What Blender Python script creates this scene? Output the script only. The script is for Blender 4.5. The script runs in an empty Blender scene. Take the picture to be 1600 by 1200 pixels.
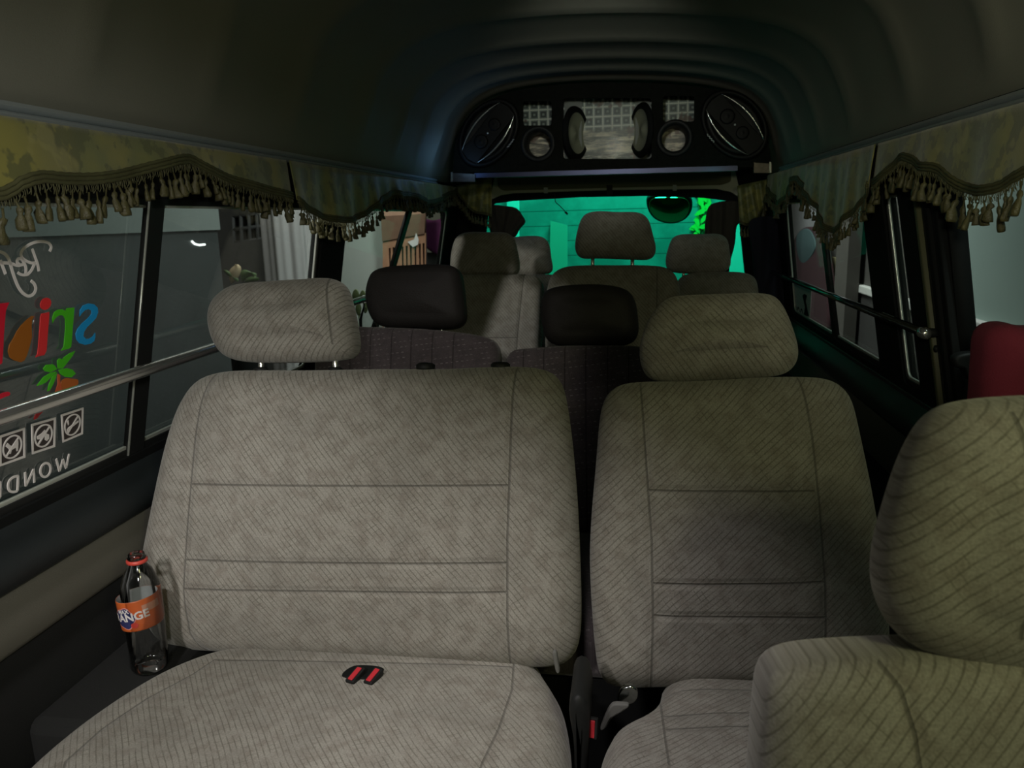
import bpy, bmesh, math, random
from mathutils import Vector, Matrix, Euler
random.seed(7)
C = bpy.context.scene.collection
SC = bpy.context.scene
V3 = Vector

# ---------------------------------------------------------------- camera
F = 1200.0
ROLL, YAW, PITCH = math.radians(1.6), math.radians(8.9), math.radians(12.2)
CAM = V3((0, 0, 1.22))
fw = V3((-math.sin(YAW)*math.cos(PITCH), math.cos(YAW)*math.cos(PITCH), -math.sin(PITCH)))
rt0 = V3((math.cos(YAW), math.sin(YAW), 0)); up0 = rt0.cross(fw)
rt = rt0*math.cos(ROLL) - up0*math.sin(ROLL)
up = rt0*math.sin(ROLL) + up0*math.cos(ROLL)
cam = bpy.data.objects.new('camera', bpy.data.cameras.new('camera'))
C.objects.link(cam)
cam.matrix_world = Matrix(((rt.x, up.x, -fw.x, CAM.x), (rt.y, up.y, -fw.y, CAM.y), (rt.z, up.z, -fw.z, CAM.z), (0, 0, 0, 1)))
cam.data.sensor_width = 36; cam.data.lens = 36*F/1600
cam.data.clip_start = 0.02
cam.data.dof.use_dof = True; cam.data.dof.focus_distance = 1.5; cam.data.dof.aperture_fstop = 9
SC.camera = cam
vs = SC.view_settings
vs.view_transform = 'Standard'; vs.look = 'None'; vs.gamma = 1; vs.use_curve_mapping = False
vs.exposure = 0.0

def ray(x, y): return fw*F + rt*(x-800) - up*(y-600)
def hit(x, y, P, N):
    d = ray(x, y); P = V3(P); N = V3(N)
    return CAM + d*((P-CAM).dot(N)/d.dot(N))
def aty(x, y, Y): return hit(x, y, (0, Y, 0), (0, 1, 0))
def atx(x, y, X): return hit(x, y, (X, 0, 0), (1, 0, 0))
def atz(x, y, Z): return hit(x, y, (0, 0, Z), (0, 0, 1))

class Frame:                                   # a plane in the van: origin, two directions in it and its normal
    def __init__(s, O, U, V, N=None):
        s.O = V3(O); s.U = V3(U).normalized(); s.V = V3(V).normalized()
        s.N = V3(N).normalized() if N else s.U.cross(s.V).normalized()
    def uv(s, x, y):
        p = hit(x, y, s.O, s.N) - s.O
        return (p.dot(s.U), p.dot(s.V))
    def uvs(s, pts): return [s.uv(*p) for p in pts]
    def pt(s, u, v, n=0.0): return s.O + s.U*u + s.V*v + s.N*n
    def shift(s, n): return Frame(s.O + s.N*n, s.U, s.V, s.N)

# ---------------------------------------------------------------- materials
def newmat(name):
    m = bpy.data.materials.new(name); m.use_nodes = True
    nt = m.node_tree; b = nt.nodes['Principled BSDF']
    return m, nt, b
def plain(name, col, rough=0.6, metal=0.0, bump=0.0, bscale=200, var=0.0, vscale=8, spec=0.5):
    m, nt, b = newmat(name)
    b.inputs['Base Color'].default_value = (*col, 1); b.inputs['Roughness'].default_value = rough
    b.inputs['Metallic'].default_value = metal; b.inputs['Specular IOR Level'].default_value = spec
    tc = nt.nodes.new('ShaderNodeTexCoord')
    if var:
        n = nt.nodes.new('ShaderNodeTexNoise'); n.inputs['Scale'].default_value = vscale; n.inputs['Detail'].default_value = 5
        nt.links.new(tc.outputs['Object'], n.inputs['Vector'])
        r = nt.nodes.new('ShaderNodeMix'); r.data_type = 'RGBA'
        r.inputs['A'].default_value = (*[c*(1-var) for c in col], 1); r.inputs['B'].default_value = (*[min(1, c*(1+var)) for c in col], 1)
        nt.links.new(n.outputs['Fac'], r.inputs['Factor']); nt.links.new(r.outputs['Result'], b.inputs['Base Color'])
    if bump:
        n = nt.nodes.new('ShaderNodeTexNoise'); n.inputs['Scale'].default_value = bscale; n.inputs['Detail'].default_value = 3
        nt.links.new(tc.outputs['Object'], n.inputs['Vector'])
        bp = nt.nodes.new('ShaderNodeBump'); bp.inputs['Strength'].default_value = bump; bp.inputs['Distance'].default_value = 0.002
        nt.links.new(n.outputs['Fac'], bp.inputs['Height']); nt.links.new(bp.outputs['Normal'], b.inputs['Normal'])
    return m
def emis(name, col, s):
    m, nt, b = newmat(name)
    b.inputs['Base Color'].default_value = (0, 0, 0, 1)
    b.inputs['Emission Color'].default_value = (*col, 1); b.inputs['Emission Strength'].default_value = s
    return m
def glassmat(name, tint, refl=1.0, rough=0.0):
    m, nt, b = newmat(name)
    nt.nodes.remove(b)
    o = nt.nodes['Material Output']
    t = nt.nodes.new('ShaderNodeBsdfTransparent'); t.inputs['Color'].default_value = (*tint, 1)
    g = nt.nodes.new('ShaderNodeBsdfGlossy'); g.inputs['Roughness'].default_value = rough
    fr = nt.nodes.new('ShaderNodeFresnel'); fr.inputs['IOR'].default_value = 1.45
    mul = nt.nodes.new('ShaderNodeMath'); mul.operation = 'MULTIPLY'; mul.inputs[1].default_value = refl
    mx = nt.nodes.new('ShaderNodeMixShader')
    nt.links.new(fr.outputs[0], mul.inputs[0]); nt.links.new(mul.outputs[0], mx.inputs[0])
    nt.links.new(t.outputs[0], mx.inputs[1]); nt.links.new(g.outputs[0], mx.inputs[2]); nt.links.new(mx.outputs[0], o.inputs[0])
    return m

class NG:                                      # small node graph helper
    def __init__(s, nt): s.nt = nt
    def n(s, t, **kw):
        a = s.nt.nodes.new(t)
        for k, v in kw.items(): setattr(a, k, v)
        return a
    def put(s, sock, v):
        if isinstance(v, bpy.types.NodeSocket): s.nt.links.new(v, sock)
        else: sock.default_value = v
    def math(s, op, a, b=0.0, c=None):
        m = s.n('ShaderNodeMath', operation=op)
        s.put(m.inputs[0], a); s.put(m.inputs[1], b)
        if c is not None: s.put(m.inputs[2], c)
        return m.outputs[0]
    def dot(s, a, vec):
        m = s.n('ShaderNodeVectorMath', operation='DOT_PRODUCT')
        s.put(m.inputs[0], a); m.inputs[1].default_value = vec
        return m.outputs['Value']
    def noise(s, vec, scale, detail=3, rough=0.5):
        m = s.n('ShaderNodeTexNoise'); s.put(m.inputs['Vector'], vec)
        m.inputs['Scale'].default_value = scale; m.inputs['Detail'].default_value = detail; m.inputs['Roughness'].default_value = rough
        return m.outputs['Fac']
    def mix(s, f, a, b, mode='MIX'):
        m = s.n('ShaderNodeMix'); m.data_type = 'RGBA'; m.blend_type = mode
        s.put(m.inputs['Factor'], f)
        for k, v in (('A', a), ('B', b)):
            s.put(m.inputs[k], v if isinstance(v, bpy.types.NodeSocket) else (*v, 1))
        return m.outputs['Result']
    def step(s, x, lo, hi):                    # smooth 0..1 ramp
        m = s.n('ShaderNodeMapRange'); m.interpolation_type = 'SMOOTHSTEP'
        s.put(m.inputs['Value'], x); m.inputs['From Min'].default_value = lo; m.inputs['From Max'].default_value = hi
        return m.outputs['Result']

def seam_mask(g, P, segs, w):
    out = None
    for (a, b) in segs:
        a = V3((a[0], a[1], 0)); b = V3((b[0], b[1], 0)); t = (b-a); L = t.length
        if L < 1e-5: continue
        t /= L; nn = V3((-t.y, t.x, 0))
        d = g.math('ABSOLUTE', g.math('SUBTRACT', g.dot(P, nn), a.dot(nn)))
        mk = g.step(d, w, w*0.3)
        s = g.dot(P, t); s0 = a.dot(t)
        mk = g.math('MULTIPLY', mk, g.math('GREATER_THAN', s, s0 - w*.3)); mk = g.math('MULTIPLY', mk, g.math('LESS_THAN', s, s0+L + w*.3))
        out = mk if out is None else g.math('MAXIMUM', out, mk)
    return out

def fabric(name, angle=50, segs=(), base=(.345, .33, .295), line=(.165, .155, .13), blot=(.27, .248, .218), pitch=.0085, dots=False, stripes=None):
    """velour with fine, slightly wavering diagonal lines and darker mottling; seams are pressed in"""
    m, nt, b = newmat(name); g = NG(nt)
    uv = g.n('ShaderNodeUVMap').outputs[0]
    b.inputs['Roughness'].default_value = 0.95; b.inputs['Specular IOR Level'].default_value = 0.15
    b.inputs['Sheen Weight'].default_value = 0.25; b.inputs['Sheen Roughness'].default_value = 0.5
    b.inputs['Sheen Tint'].default_value = (.8, .8, .75, 1)
    nz = g.noise(uv, 38, 5, .65); nf = g.noise(uv, 420, 2); nm = g.noise(uv, 45, 3)
    col = g.mix(g.step(nz, .42, .66), base, blot)
    col = g.mix(g.math('MULTIPLY', g.step(g.noise(uv, 11, 3, .6), .45, .62), .35), col, tuple(c*.66 for c in base))
    a = math.radians(angle)
    wob = g.math('MULTIPLY', g.math('SUBTRACT', g.noise(uv, 9, 1), .5), .010)
    def lines(ang, p, thick, lo, hi, depth, col):
        c = g.math('ADD', g.dot(uv, (math.sin(ang), -math.cos(ang), 0)), wob)
        fr = g.math('ABSOLUTE', g.math('SUBTRACT', g.math('FRACT', g.math('DIVIDE', c, p)), .5))
        l = g.step(fr, thick, thick*.25)
        l = g.math('MULTIPLY', l, g.math('MULTIPLY', g.step(nm, lo, hi), depth))
        return g.mix(l, col, line), l
    if not dots:
        col, l1 = lines(a, pitch, .15, .25, .55, .85, col)
        col, l2 = lines(a + math.radians(82), pitch*1.15, .11, .50, .66, .7, col)
    else:                                      # small woven dashes in rows
        sx = g.math('FRACT', g.math('DIVIDE', g.dot(uv, (1, .25, 0)), .014)); sy = g.math('FRACT', g.math('DIVIDE', g.dot(uv, (-.12, 1, 0)), .014))
        dx = g.math('LESS_THAN', g.math('ABSOLUTE', g.math('SUBTRACT', sx, .5)), .24); dy = g.math('LESS_THAN', g.math('ABSOLUTE', g.math('SUBTRACT', sy, .5)), .09)
        l1 = g.math('MULTIPLY', g.math('MULTIPLY', dx, dy), g.step(nm, .4, .6))
        col = g.mix(l1, col, line)
    col = g.mix(g.step(nf, .25, .75), g.mix(1.0, col, (.80, .80, .80), 'MULTIPLY'), g.mix(1.0, col, (1.12, 1.12, 1.12), 'MULTIPLY'))
    h = g.math('ADD', g.math('MULTIPLY', nf, .25), g.math('MULTIPLY', l1, 0.0 if dots else -.35))
    if segs:
        sm = seam_mask(g, uv, segs, .0024); sw = seam_mask(g, uv, segs, .011)
        col = g.mix(g.math('MULTIPLY', sm, .58), col, tuple(c*.22 for c in base))
        h = g.math('SUBTRACT', h, g.math('MULTIPLY', g.math('ADD', g.math('MULTIPLY', sw, .7), sm), 3.0))
    bp = g.n('ShaderNodeBump'); bp.inputs['Strength'].default_value = .55; bp.inputs['Distance'].default_value = .0016
    g.put(bp.inputs['Height'], h); nt.links.new(bp.outputs[0], b.inputs['Normal'])
    nt.links.new(col, b.inputs['Base Color'])
    return m

M = {}
M['black_plastic'] = plain('black plastic', (.016, .017, .017), .5, spec=.22)
M['black_matte'] = plain('black rubber', (.010, .011, .011), .8, spec=.12)
M['vinyl'] = plain('dark sill vinyl', (.020, .025, .027), .48, spec=.35, bump=.25, bscale=700)
M['carpet'] = plain('dark side carpet', (.014, .015, .015), .95, bump=.6, bscale=900)
M['panel'] = plain('grey beige side panel', (.135, .13, .105), .7, bump=.35, bscale=500)
M['floor'] = plain('dark red carpet', (.03, .010, .010), .95, bump=.6, bscale=600)
M['liner'] = plain('roof liner', (.235, .235, .195), .72, bump=.25, bscale=600, var=.06, vscale=3)
M['rail'] = plain('brushed aluminium rail', (.42, .47, .49), .35, .35)
M['chrome'] = plain('chrome', (.74, .74, .72), .2, .9)
M['silver'] = plain('silver trim strip', (.60, .63, .57), .3, .45)
M['cream'] = plain('cream rear door trim', (.56, .54, .43), .6)
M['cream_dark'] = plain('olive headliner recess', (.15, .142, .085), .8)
M['vinyl_black'] = plain('brown black seat vinyl', (.030, .027, .026), .62, bump=.5, bscale=350, var=.15, vscale=25, spec=.3)
M['red_plastic'] = plain('red release button', (.62, .03, .045), .45)
M['webbing'] = plain('grey belt webbing', (.16, .16, .15), .7, bump=.4, bscale=900)
M['board'] = plain('speckled black board', (.010, .011, .009), .85, var=.6, vscale=60, spec=.08)
M['cone'] = plain('speaker cone', (.006, .006, .006), .5, spec=.2)
M['sub_cone'] = plain('grey woofer cone', (.36, .36, .27), .7)
M['grey_frame'] = plain('grey woofer frame', (.26, .27, .26), .5)
M['badge'] = plain('pale badge', (.7, .7, .7), .4)
M['white_letter'] = plain('white vinyl letter', (.80, .76, .74), .5)
M['red_letter'] = plain('red vinyl letter', (.80, .03, .035), .45)
M['crimson_letter'] = plain('crimson vinyl letter', (.68, .004, .03), .45)
M['green_letter'] = plain('green vinyl letter', (.07, .55, .01), .45)
M['blue_letter'] = plain('blue vinyl letter', (.01, .35, .78), .45)
M['orange_letter'] = plain('orange vinyl letter', (.36, .11, .004), .5)
M['brick_letter'] = plain('brick vinyl letter', (.62, .11, .035), .5)
M['sign_ground'] = plain('dark sign ground', (.045, .035, .033), .6)
M['glass_side'] = glassmat('clear side glass', (.95, .97, .96), .25)
M['glass_dark'] = glassmat('tinted rear side glass', (.86, .88, .86), .12)
M['glass_green'] = glassmat('green tinted rear glass', (.09, .80, .62), .01)
M['glass_clear'] = glassmat('clear acrylic', (.95, .96, .95), .01)
M['pet'] = glassmat('clear bottle plastic', (.90, .92, .92), 1.6, .06)
M['label'] = plain('orange bottle label', (.62, .13, .03), .4, var=.08, vscale=80)
M['label_in'] = plain('label inside', (.42, .42, .42), .5)
M['label_navy'] = plain('navy emblem', (.035, .04, .13), .4)
M['label_pale'] = plain('pale label patch', (.60, .30, .20), .45)
M['label_rim'] = plain('pink emblem rim', (.75, .30, .28), .45)
M['cap_ring'] = plain('red cap ring', (.62, .07, .05), .4)
M['maroon'] = plain('maroon cloth', (.155, .012, .03), .9, bump=.5, bscale=500, var=.25, vscale=15)
M['navy_cloth'] = plain('dark navy curtain', (.010, .010, .022), .9, bump=.4, bscale=300)
M['brown_cloth'] = plain('dark brown curtain', (.040, .034, .026), .9, bump=.4, bscale=300, var=.3, vscale=12)
M['thread'] = plain('olive thread', (.095, .095, .042), .6, var=.35, vscale=40)
M['tassel'] = plain('olive gold tassel', (.085, .078, .032), .42, var=.55, vscale=160, bump=.6, bscale=600)
M['ledge'] = plain('white ledge', (.62, .62, .60), .6)
M['piping'] = plain('olive edge piping', (.10, .10, .05), .6)

def brocade():
    m, nt, b = newmat('olive brocade'); g = NG(nt)
    o = g.n('ShaderNodeTexCoord').outputs['Object']
    b.inputs['Roughness'].default_value = .5; b.inputs['Sheen Weight'].default_value = .3
    big = g.noise(o, 9, 3, .5); mid = g.noise(o, 26, 3, .55); fine = g.noise(o, 300, 2)
    leaf = g.step(mid, .50, .56)
    col = g.mix(g.step(big, .4, .62), (.27, .25, .06), (.18, .195, .07))
    col = g.mix(g.math('MULTIPLY', leaf, .75), col, (.10, .11, .042))
    col = g.mix(g.math('MULTIPLY', g.step(g.noise(o, 14, 2), .6, .66), .6), col, (.36, .33, .11))
    nt.links.new(col, b.inputs['Base Color'])
    bp = g.n('ShaderNodeBump'); bp.inputs['Strength'].default_value = .3; bp.inputs['Distance'].default_value = .001
    g.put(bp.inputs['Height'], fine); nt.links.new(bp.outputs[0], b.inputs['Normal'])
    return m
M['brocade'] = brocade()

def print_mat():                               # picture behind the speaker box windows: a lattice over rippled water
    m, nt, b = newmat('lattice print'); g = NG(nt)
    o = g.n('ShaderNodeTexCoord').outputs['Object']
    b.inputs['Roughness'].default_value = .35
    sep = g.n('ShaderNodeSeparateXYZ'); nt.links.new(o, sep.inputs[0])
    x, z = sep.outputs[0], sep.outputs[2]
    fx = g.math('ABSOLUTE', g.math('SUBTRACT', g.math('FRACT', g.math('DIVIDE', x, .040)), .5))
    fz = g.math('ABSOLUTE', g.math('SUBTRACT', g.math('FRACT', g.math('DIVIDE', z, .040)), .5))
    mx = g.math('MAXIMUM', fx, fz)
    win = g.math('MULTIPLY', g.step(mx, .34, .30), g.step(mx, .10, .14))
    bar = g.step(mx, .42, .46)
    lat = g.mix(bar, (.30, .36, .33), (.85, .87, .80)); lat = g.mix(win, lat, (.06, .08, .08))
    mp = g.n('ShaderNodeMapping'); mp.inputs['Scale'].default_value = (9, 1, 55); nt.links.new(o, mp.inputs[0])
    wat = g.noise(mp.outputs[0], 1.0, 4, .7)
    water = g.mix(g.step(wat, .40, .66), (.10, .10, .075), (.95, .86, .66))
    col = g.mix(g.step(z, 1.60, 1.57), lat, water)
    bl = g.step(g.noise(o, 16, 2), .60, .66)
    col = g.mix(g.math('MULTIPLY', bl, .8), col, (.12, .045, .03))
    nt.links.new(col, b.inputs['Base Color'])
    return m
M['print'] = print_mat()

# ---------------------------------------------------------------- mesh helpers
def meta(o, label=None, cat=None, group=None, kind=None):
    for k, v in (('label', label), ('category', cat), ('group', group), ('kind', kind)):
        if v: o[k] = v
    return o
def link(o, parent=None):
    C.objects.link(o)
    if parent is not None:
        o.parent = parent
        o.matrix_parent_inverse = Matrix.Translation(parent.location).inverted()
    return o
def thing(name, label, cat, loc, group=None):
    o = bpy.data.objects.new(name, None); o.empty_display_size = .05
    C.objects.link(o); o.location = loc
    return meta(o, label, cat, group)
def mesh(name, verts, faces, mat, parent=None, smooth=True, uv=None, sharp=None):
    me = bpy.data.meshes.new(name)
    me.from_pydata([tuple(v) for v in verts], [], faces)
    if uv is not None:
        l = me.uv_layers.new(name='UVMap')
        for lp in me.loops: l.data[lp.index].uv = uv[lp.vertex_index]
    me.validate()
    bm = bmesh.new(); bm.from_mesh(me); bmesh.ops.recalc_face_normals(bm, faces=bm.faces); bm.to_mesh(me); bm.free()
    if smooth:
        me.shade_smooth()
        if sharp: me.set_sharp_from_angle(angle=math.radians(sharp))
    me.materials.append(M[mat] if isinstance(mat, str) else mat)
    return link(bpy.data.objects.new(name, me), parent)
def join(*parts):                              # parts: (verts, faces)
    V, Fc = [], []
    for v, f in parts:
        k = len(V); V += [tuple(p) for p in v]; Fc += [tuple(i+k for i in q) for q in f]
    return V, Fc
def g_box(x0, x1, y0, y1, z0, z1):
    v = [(x, y, z) for x in (x0, x1) for y in (y0, y1) for z in (z0, z1)]
    return v, [(0, 1, 3, 2), (4, 6, 7, 5), (0, 4, 5, 1), (2, 3, 7, 6), (0, 2, 6, 4), (1, 5, 7, 3)]
def bevel(o, w, seg=2):
    m = o.modifiers.new('bevel', 'BEVEL'); m.width = w; m.segments = seg; m.limit_method = 'ANGLE'; m.angle_limit = math.radians(40)
    return o
def g_tube(pts, r, seg=10, caps=True):
    pts = [V3(p) for p in pts]; n = len(pts); V, Fc = [], []
    prev = None
    for i, p in enumerate(pts):
        t = (pts[min(i+1, n-1)] - pts[max(i-1, 0)]).normalized()
        if prev is None:
            a = t.cross(V3((0, 0, 1)))
            if a.length < 1e-3: a = t.cross(V3((1, 0, 0)))
        else: a = prev - t*prev.dot(t)
        a.normalize(); prev = a; b = t.cross(a)
        rr = r[i] if isinstance(r, (list, tuple)) else r
        for k in range(seg):
            q = 2*math.pi*k/seg; V.append(p + a*(rr*math.cos(q)) + b*(rr*math.sin(q)))
    for i in range(n-1):
        for k in range(seg):
            k2 = (k+1) % seg; Fc.append((i*seg+k, i*seg+k2, (i+1)*seg+k2, (i+1)*seg+k))
    if caps: Fc += [tuple(range(seg))[::-1], tuple((n-1)*seg+k for k in range(seg))]
    return V, Fc
def g_lathe(prof, O, A, seg=32, cap0=True, cap1=True):   # prof: (r, h) along axis A from O
    A = V3(A).normalized(); a = A.cross(V3((0, 0, 1)))
    if a.length < 1e-3: a = A.cross(V3((1, 0, 0)))
    a.normalize(); b = A.cross(a); O = V3(O); V, Fc = [], []
    for r, h in prof:
        for k in range(seg):
            q = 2*math.pi*k/seg; V.append(O + A*h + a*(r*math.cos(q)) + b*(r*math.sin(q)))
    for i in range(len(prof)-1):
        for k in range(seg):
            k2 = (k+1) % seg; Fc.append((i*seg+k, i*seg+k2, (i+1)*seg+k2, (i+1)*seg+k))
    if cap0: Fc.append(tuple(range(seg))[::-1])
    if cap1: Fc.append(tuple((len(prof)-1)*seg+k for k in range(seg)))
    return V, Fc
def catmull(pts, n, closed=True):
    P = [V3((p[0], p[1], p[2] if len(p) > 2 else 0)) for p in pts]; m = len(P); dense = []
    segs = m if closed else m-1
    for i in range(segs):
        p0, p1, p2, p3 = (P[(i-1) % m], P[i], P[(i+1) % m], P[(i+2) % m]) if closed else (P[max(i-1, 0)], P[i], P[i+1], P[min(i+2, m-1)])
        # centripetal
        def tj(ti, a, b): return ti + max((b-a).length, 1e-6)**.5
        t0 = 0; t1 = tj(t0, p0, p1); t2 = tj(t1, p1, p2); t3 = tj(t2, p2, p3)
        for k in range(12):
            t = t1 + (t2-t1)*k/12
            A1 = p0*((t1-t)/(t1-t0)) + p1*((t-t0)/(t1-t0)); A2 = p1*((t2-t)/(t2-t1)) + p2*((t-t1)/(t2-t1)); A3 = p2*((t3-t)/(t3-t2)) + p3*((t-t2)/(t3-t2))
            B1 = A1*((t2-t)/(t2-t0)) + A2*((t-t0)/(t2-t0)); B2 = A2*((t3-t)/(t3-t1)) + A3*((t-t1)/(t3-t1))
            dense.append(B1*((t2-t)/(t2-t1)) + B2*((t-t1)/(t2-t1)))
    dense.append(P[0].copy() if closed else P[-1].copy())
    L = [0]
    for a, b in zip(dense, dense[1:]): L.append(L[-1] + (b-a).length)
    out, j = [], 0
    cnt = n if closed else n-1
    for i in range(n):
        d = L[-1]*i/cnt
        while j < len(L)-2 and L[j+1] < d: j += 1
        f = (d-L[j])/max(L[j+1]-L[j], 1e-9); out.append(dense[j].lerp(dense[j+1], min(max(f, 0), 1)))
    return out
def cushion(name, outline, fr, T, mat, parent=None, R=.045, n=128, puff=.012, back=None, smooth=3, bend=None):
    """upholstered pad: closed outline (u,v) in a plane, own thickness, rolled edges, slightly crowned faces"""
    P = catmull(outline, n)
    for _ in range(smooth): P = [(P[i-1] + P[i]*2 + P[(i+1) % n])/4 for i in range(n)]
    area = sum(P[i].x*P[(i+1) % n].y - P[(i+1) % n].x*P[i].y for i in range(n))
    if area < 0: P = P[::-1]
    nor = []
    for i in range(n):
        t = P[(i+2) % n] - P[(i-2) % n]; nor.append(V3((t.y, -t.x, 0)).normalized())
    for _ in range(22): nor = [(nor[i-1]+nor[i]*2+nor[(i+1) % n]).normalized() for i in range(n)]
    cen = sum(P, V3())/n
    R = min(R, T/2-.002); K = 7; rings = []
    for k in range(K):
        a = math.pi/2*k/(K-1); rings.append((R*(1-math.cos(a)), T/2-R + R*math.sin(a), 1.0))
    inner = [.93, .84, .70, .52, .32, .14]
    verts, uv, faces = [], [], []
    def emit(side):
        idx = []
        for s, h, sc in rings + [(R, T/2, q) for q in inner]:
            row = []
            Q = [P[i] - nor[i]*s for i in range(n)]
            for _ in range(int(22*min(1, s/.04)*n/128)): Q = [(Q[i-1] + Q[i]*2 + Q[(i+1) % n])/4 for i in range(n)]
            for i in range(n):
                p = Q[i]
                if sc < 1: p = cen + (p-cen)*sc
                hh = h + (puff*(1-sc**2) if sc < 1 else 0)
                if bend: hh += bend(p.x, p.y)*side
                verts.append(fr.pt(p.x, p.y, hh*side)); uv.append((p.x, p.y)); row.append(len(verts)-1)
            idx.append(row)
        verts.append(fr.pt(cen.x, cen.y, (T/2+puff + (bend(cen.x, cen.y)*side if bend else 0))*side)); uv.append((cen.x, cen.y)); c = len(verts)-1
        for a, b in zip(idx, idx[1:]):
            for i in range(n): faces.append((a[i], a[(i+1) % n], b[(i+1) % n], b[i]))
        for i in range(n): faces.append((idx[-1][i], idx[-1][(i+1) % n], c))
        return idx[0]
    f0 = emit(1); b0 = emit(-1)
    for i in range(n): faces.append((f0[i], f0[(i+1) % n], b0[(i+1) % n], b0[i]))
    return mesh(name, verts, faces, mat, parent, uv=uv)
def plate(name, outer, holes, thick, fr, mat, parent=None, bev=0.0):
    """flat panel with cut-outs: front face in the plane of fr, thickness behind it"""
    cu = bpy.data.curves.new('c', 'CURVE'); cu.dimensions = '2D'; cu.fill_mode = 'BOTH'; cu.extrude = thick/2 - bev; cu.bevel_depth = bev; cu.bevel_resolution = 1
    for poly in [outer] + list(holes):
        s = cu.splines.new('POLY'); s.points.add(len(poly)-1); s.use_cyclic_u = True
        for p, q in zip(s.points, poly): p.co = (q[0], q[1], 0, 1)
    ob = bpy.data.objects.new('c', cu); C.objects.link(ob)
    dg = bpy.context.evaluated_depsgraph_get(); dg.update()
    me = bpy.data.meshes.new_from_object(ob.evaluated_get(dg))
    bpy.data.objects.remove(ob); bpy.data.curves.remove(cu)
    me.name = name
    for v in me.vertices: v.co = fr.pt(v.co.x, v.co.y, v.co.z - thick/2)
    bm = bmesh.new(); bm.from_mesh(me); bmesh.ops.remove_doubles(bm, verts=bm.verts, dist=1e-6); bmesh.ops.recalc_face_normals(bm, faces=bm.faces); bm.to_mesh(me); bm.free()
    me.materials.clear(); me.materials.append(M[mat] if isinstance(mat, str) else mat)
    return link(bpy.data.objects.new(name, me), parent)
def rrect(u0, u1, v0, v1, r, k=5):
    out = []
    for (cx, cy, a0) in ((u1-r, v1-r, 0), (u0+r, v1-r, 90), (u0+r, v0+r, 180), (u1-r, v0+r, 270)):
        for i in range(k+1):
            a = math.radians(a0 + 90*i/k); out.append((cx+r*math.cos(a), cy+r*math.sin(a)))
    return out
def rpoly(pts, r, k=4):                         # polygon with rounded corners
    out = []; n = len(pts)
    for i in range(n):
        p = V3((*pts[i], 0)); a = V3((*pts[i-1], 0)); b = V3((*pts[(i+1) % n], 0))
        da, db = (a-p), (b-p); rr = min(r, da.length*.45, db.length*.45)
        s, e = p+da.normalized()*rr, p+db.normalized()*rr
        for j in range(k+1):
            t = j/k; q = s*(1-t)**2 + p*(2*t*(1-t)) + e*t*t; out.append((q.x, q.y))
    return out
def sweep_y(name, prof, y0, y1, mat, parent=None, n=2, sharp=50):   # closed (x,z) profile along the van
    V, Fc, k = [], [], len(prof)
    for j in range(n):
        y = y0+(y1-y0)*j/(n-1); V += [(x, y, z) for x, z in prof]
    for j in range(n-1):
        for i in range(k): Fc.append((j*k+i, j*k+(i+1) % k, (j+1)*k+(i+1) % k, (j+1)*k+i))
    Fc += [tuple(range(k)), tuple(range((n-1)*k, n*k))[::-1]]
    return mesh(name, V, Fc, mat, parent, sharp=sharp)
def structure(o, label=None): return meta(o, label, None, None, 'structure')

# ---------------------------------------------------------------- the van shell
XL, XR = -.95, .70
ZS = .78
FL = Frame((XL, 0, ZS), (0, 1, 0), (.11, 0, .60)); FL.N = V3((.60, 0, -.11)).normalized()      # left window plane, faces inward
FR = Frame((XR, 0, .765), (0, 1, 0), (-.085, 0, .615)); FR.N = V3((-.615, 0, -.085)).normalized()   # right window plane
YB = 3.92

structure(mesh('floor', *g_box(XL-.03, XR+.03, -.5, YB+.02, -.04, 0), 'floor', smooth=False))
structure(mesh('wall_left', *g_box(XL-.03, XL-.004, -.5, YB, 0, .775), 'carpet', smooth=False))
structure(sweep_y('trim_1', [(XL-.006, .580), (XL+.010, .584), (XL+.014, .592), (XL+.014, .674), (XL+.008, .680), (XL-.006, .682)], -.4, YB, 'panel'))
structure(sweep_y('trim_2', [(XL-.006, .680), (XL+.012, .680), (XL+.026, .690), (XL+.034, .708), (XL+.034, .726), (XL+.026, .744), (XL+.010, .758), (XL-.002, .777), (XL-.03, .777)], -.4, YB, 'vinyl'))
# wheel arch ledge the bottle stands on
structure(bevel(mesh('trim_3', *g_box(XL-.004, -.805, .95, 1.75, 0, .455), 'carpet', smooth=False), .02))

# left window band: black frame with openings
def fl(*pts): return FL.uvs(pts)
VT = FL.uv(200, 215)[1]
uA0 = -.4
d1t, d1b = FL.uv(237, 318), FL.uv(203, 722)      # divider of the sliding panes
p2t, p2b = FL.uv(527, 350), FL.uv(497, 445)
p3t, p3b = FL.uv(541, 350), FL.uv(533, 440)
e4t, e4b = FL.uv(701, 330), FL.uv(694, 420)
TOP = .615
def lean(a, b, v): return a[0] + (b[0]-a[0])*(v-a[1])/(b[1]-a[1])
uP1 = FL.uv(512, 400)[0]; uP1b = FL.uv(537, 400)[0]; uE = FL.uv(698, 370)[0]
W1 = rrect(-.35, uP1-.05, .012, .50, .03); W2 = rrect(uP1b, uE, .012, .50, .03)
structure(plate('wall_left_upper', [(-.5, -.01), (YB, -.01), (YB, TOP), (-.5, TOP)], [W1, W2], .035, FL, 'black_matte'))

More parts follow.
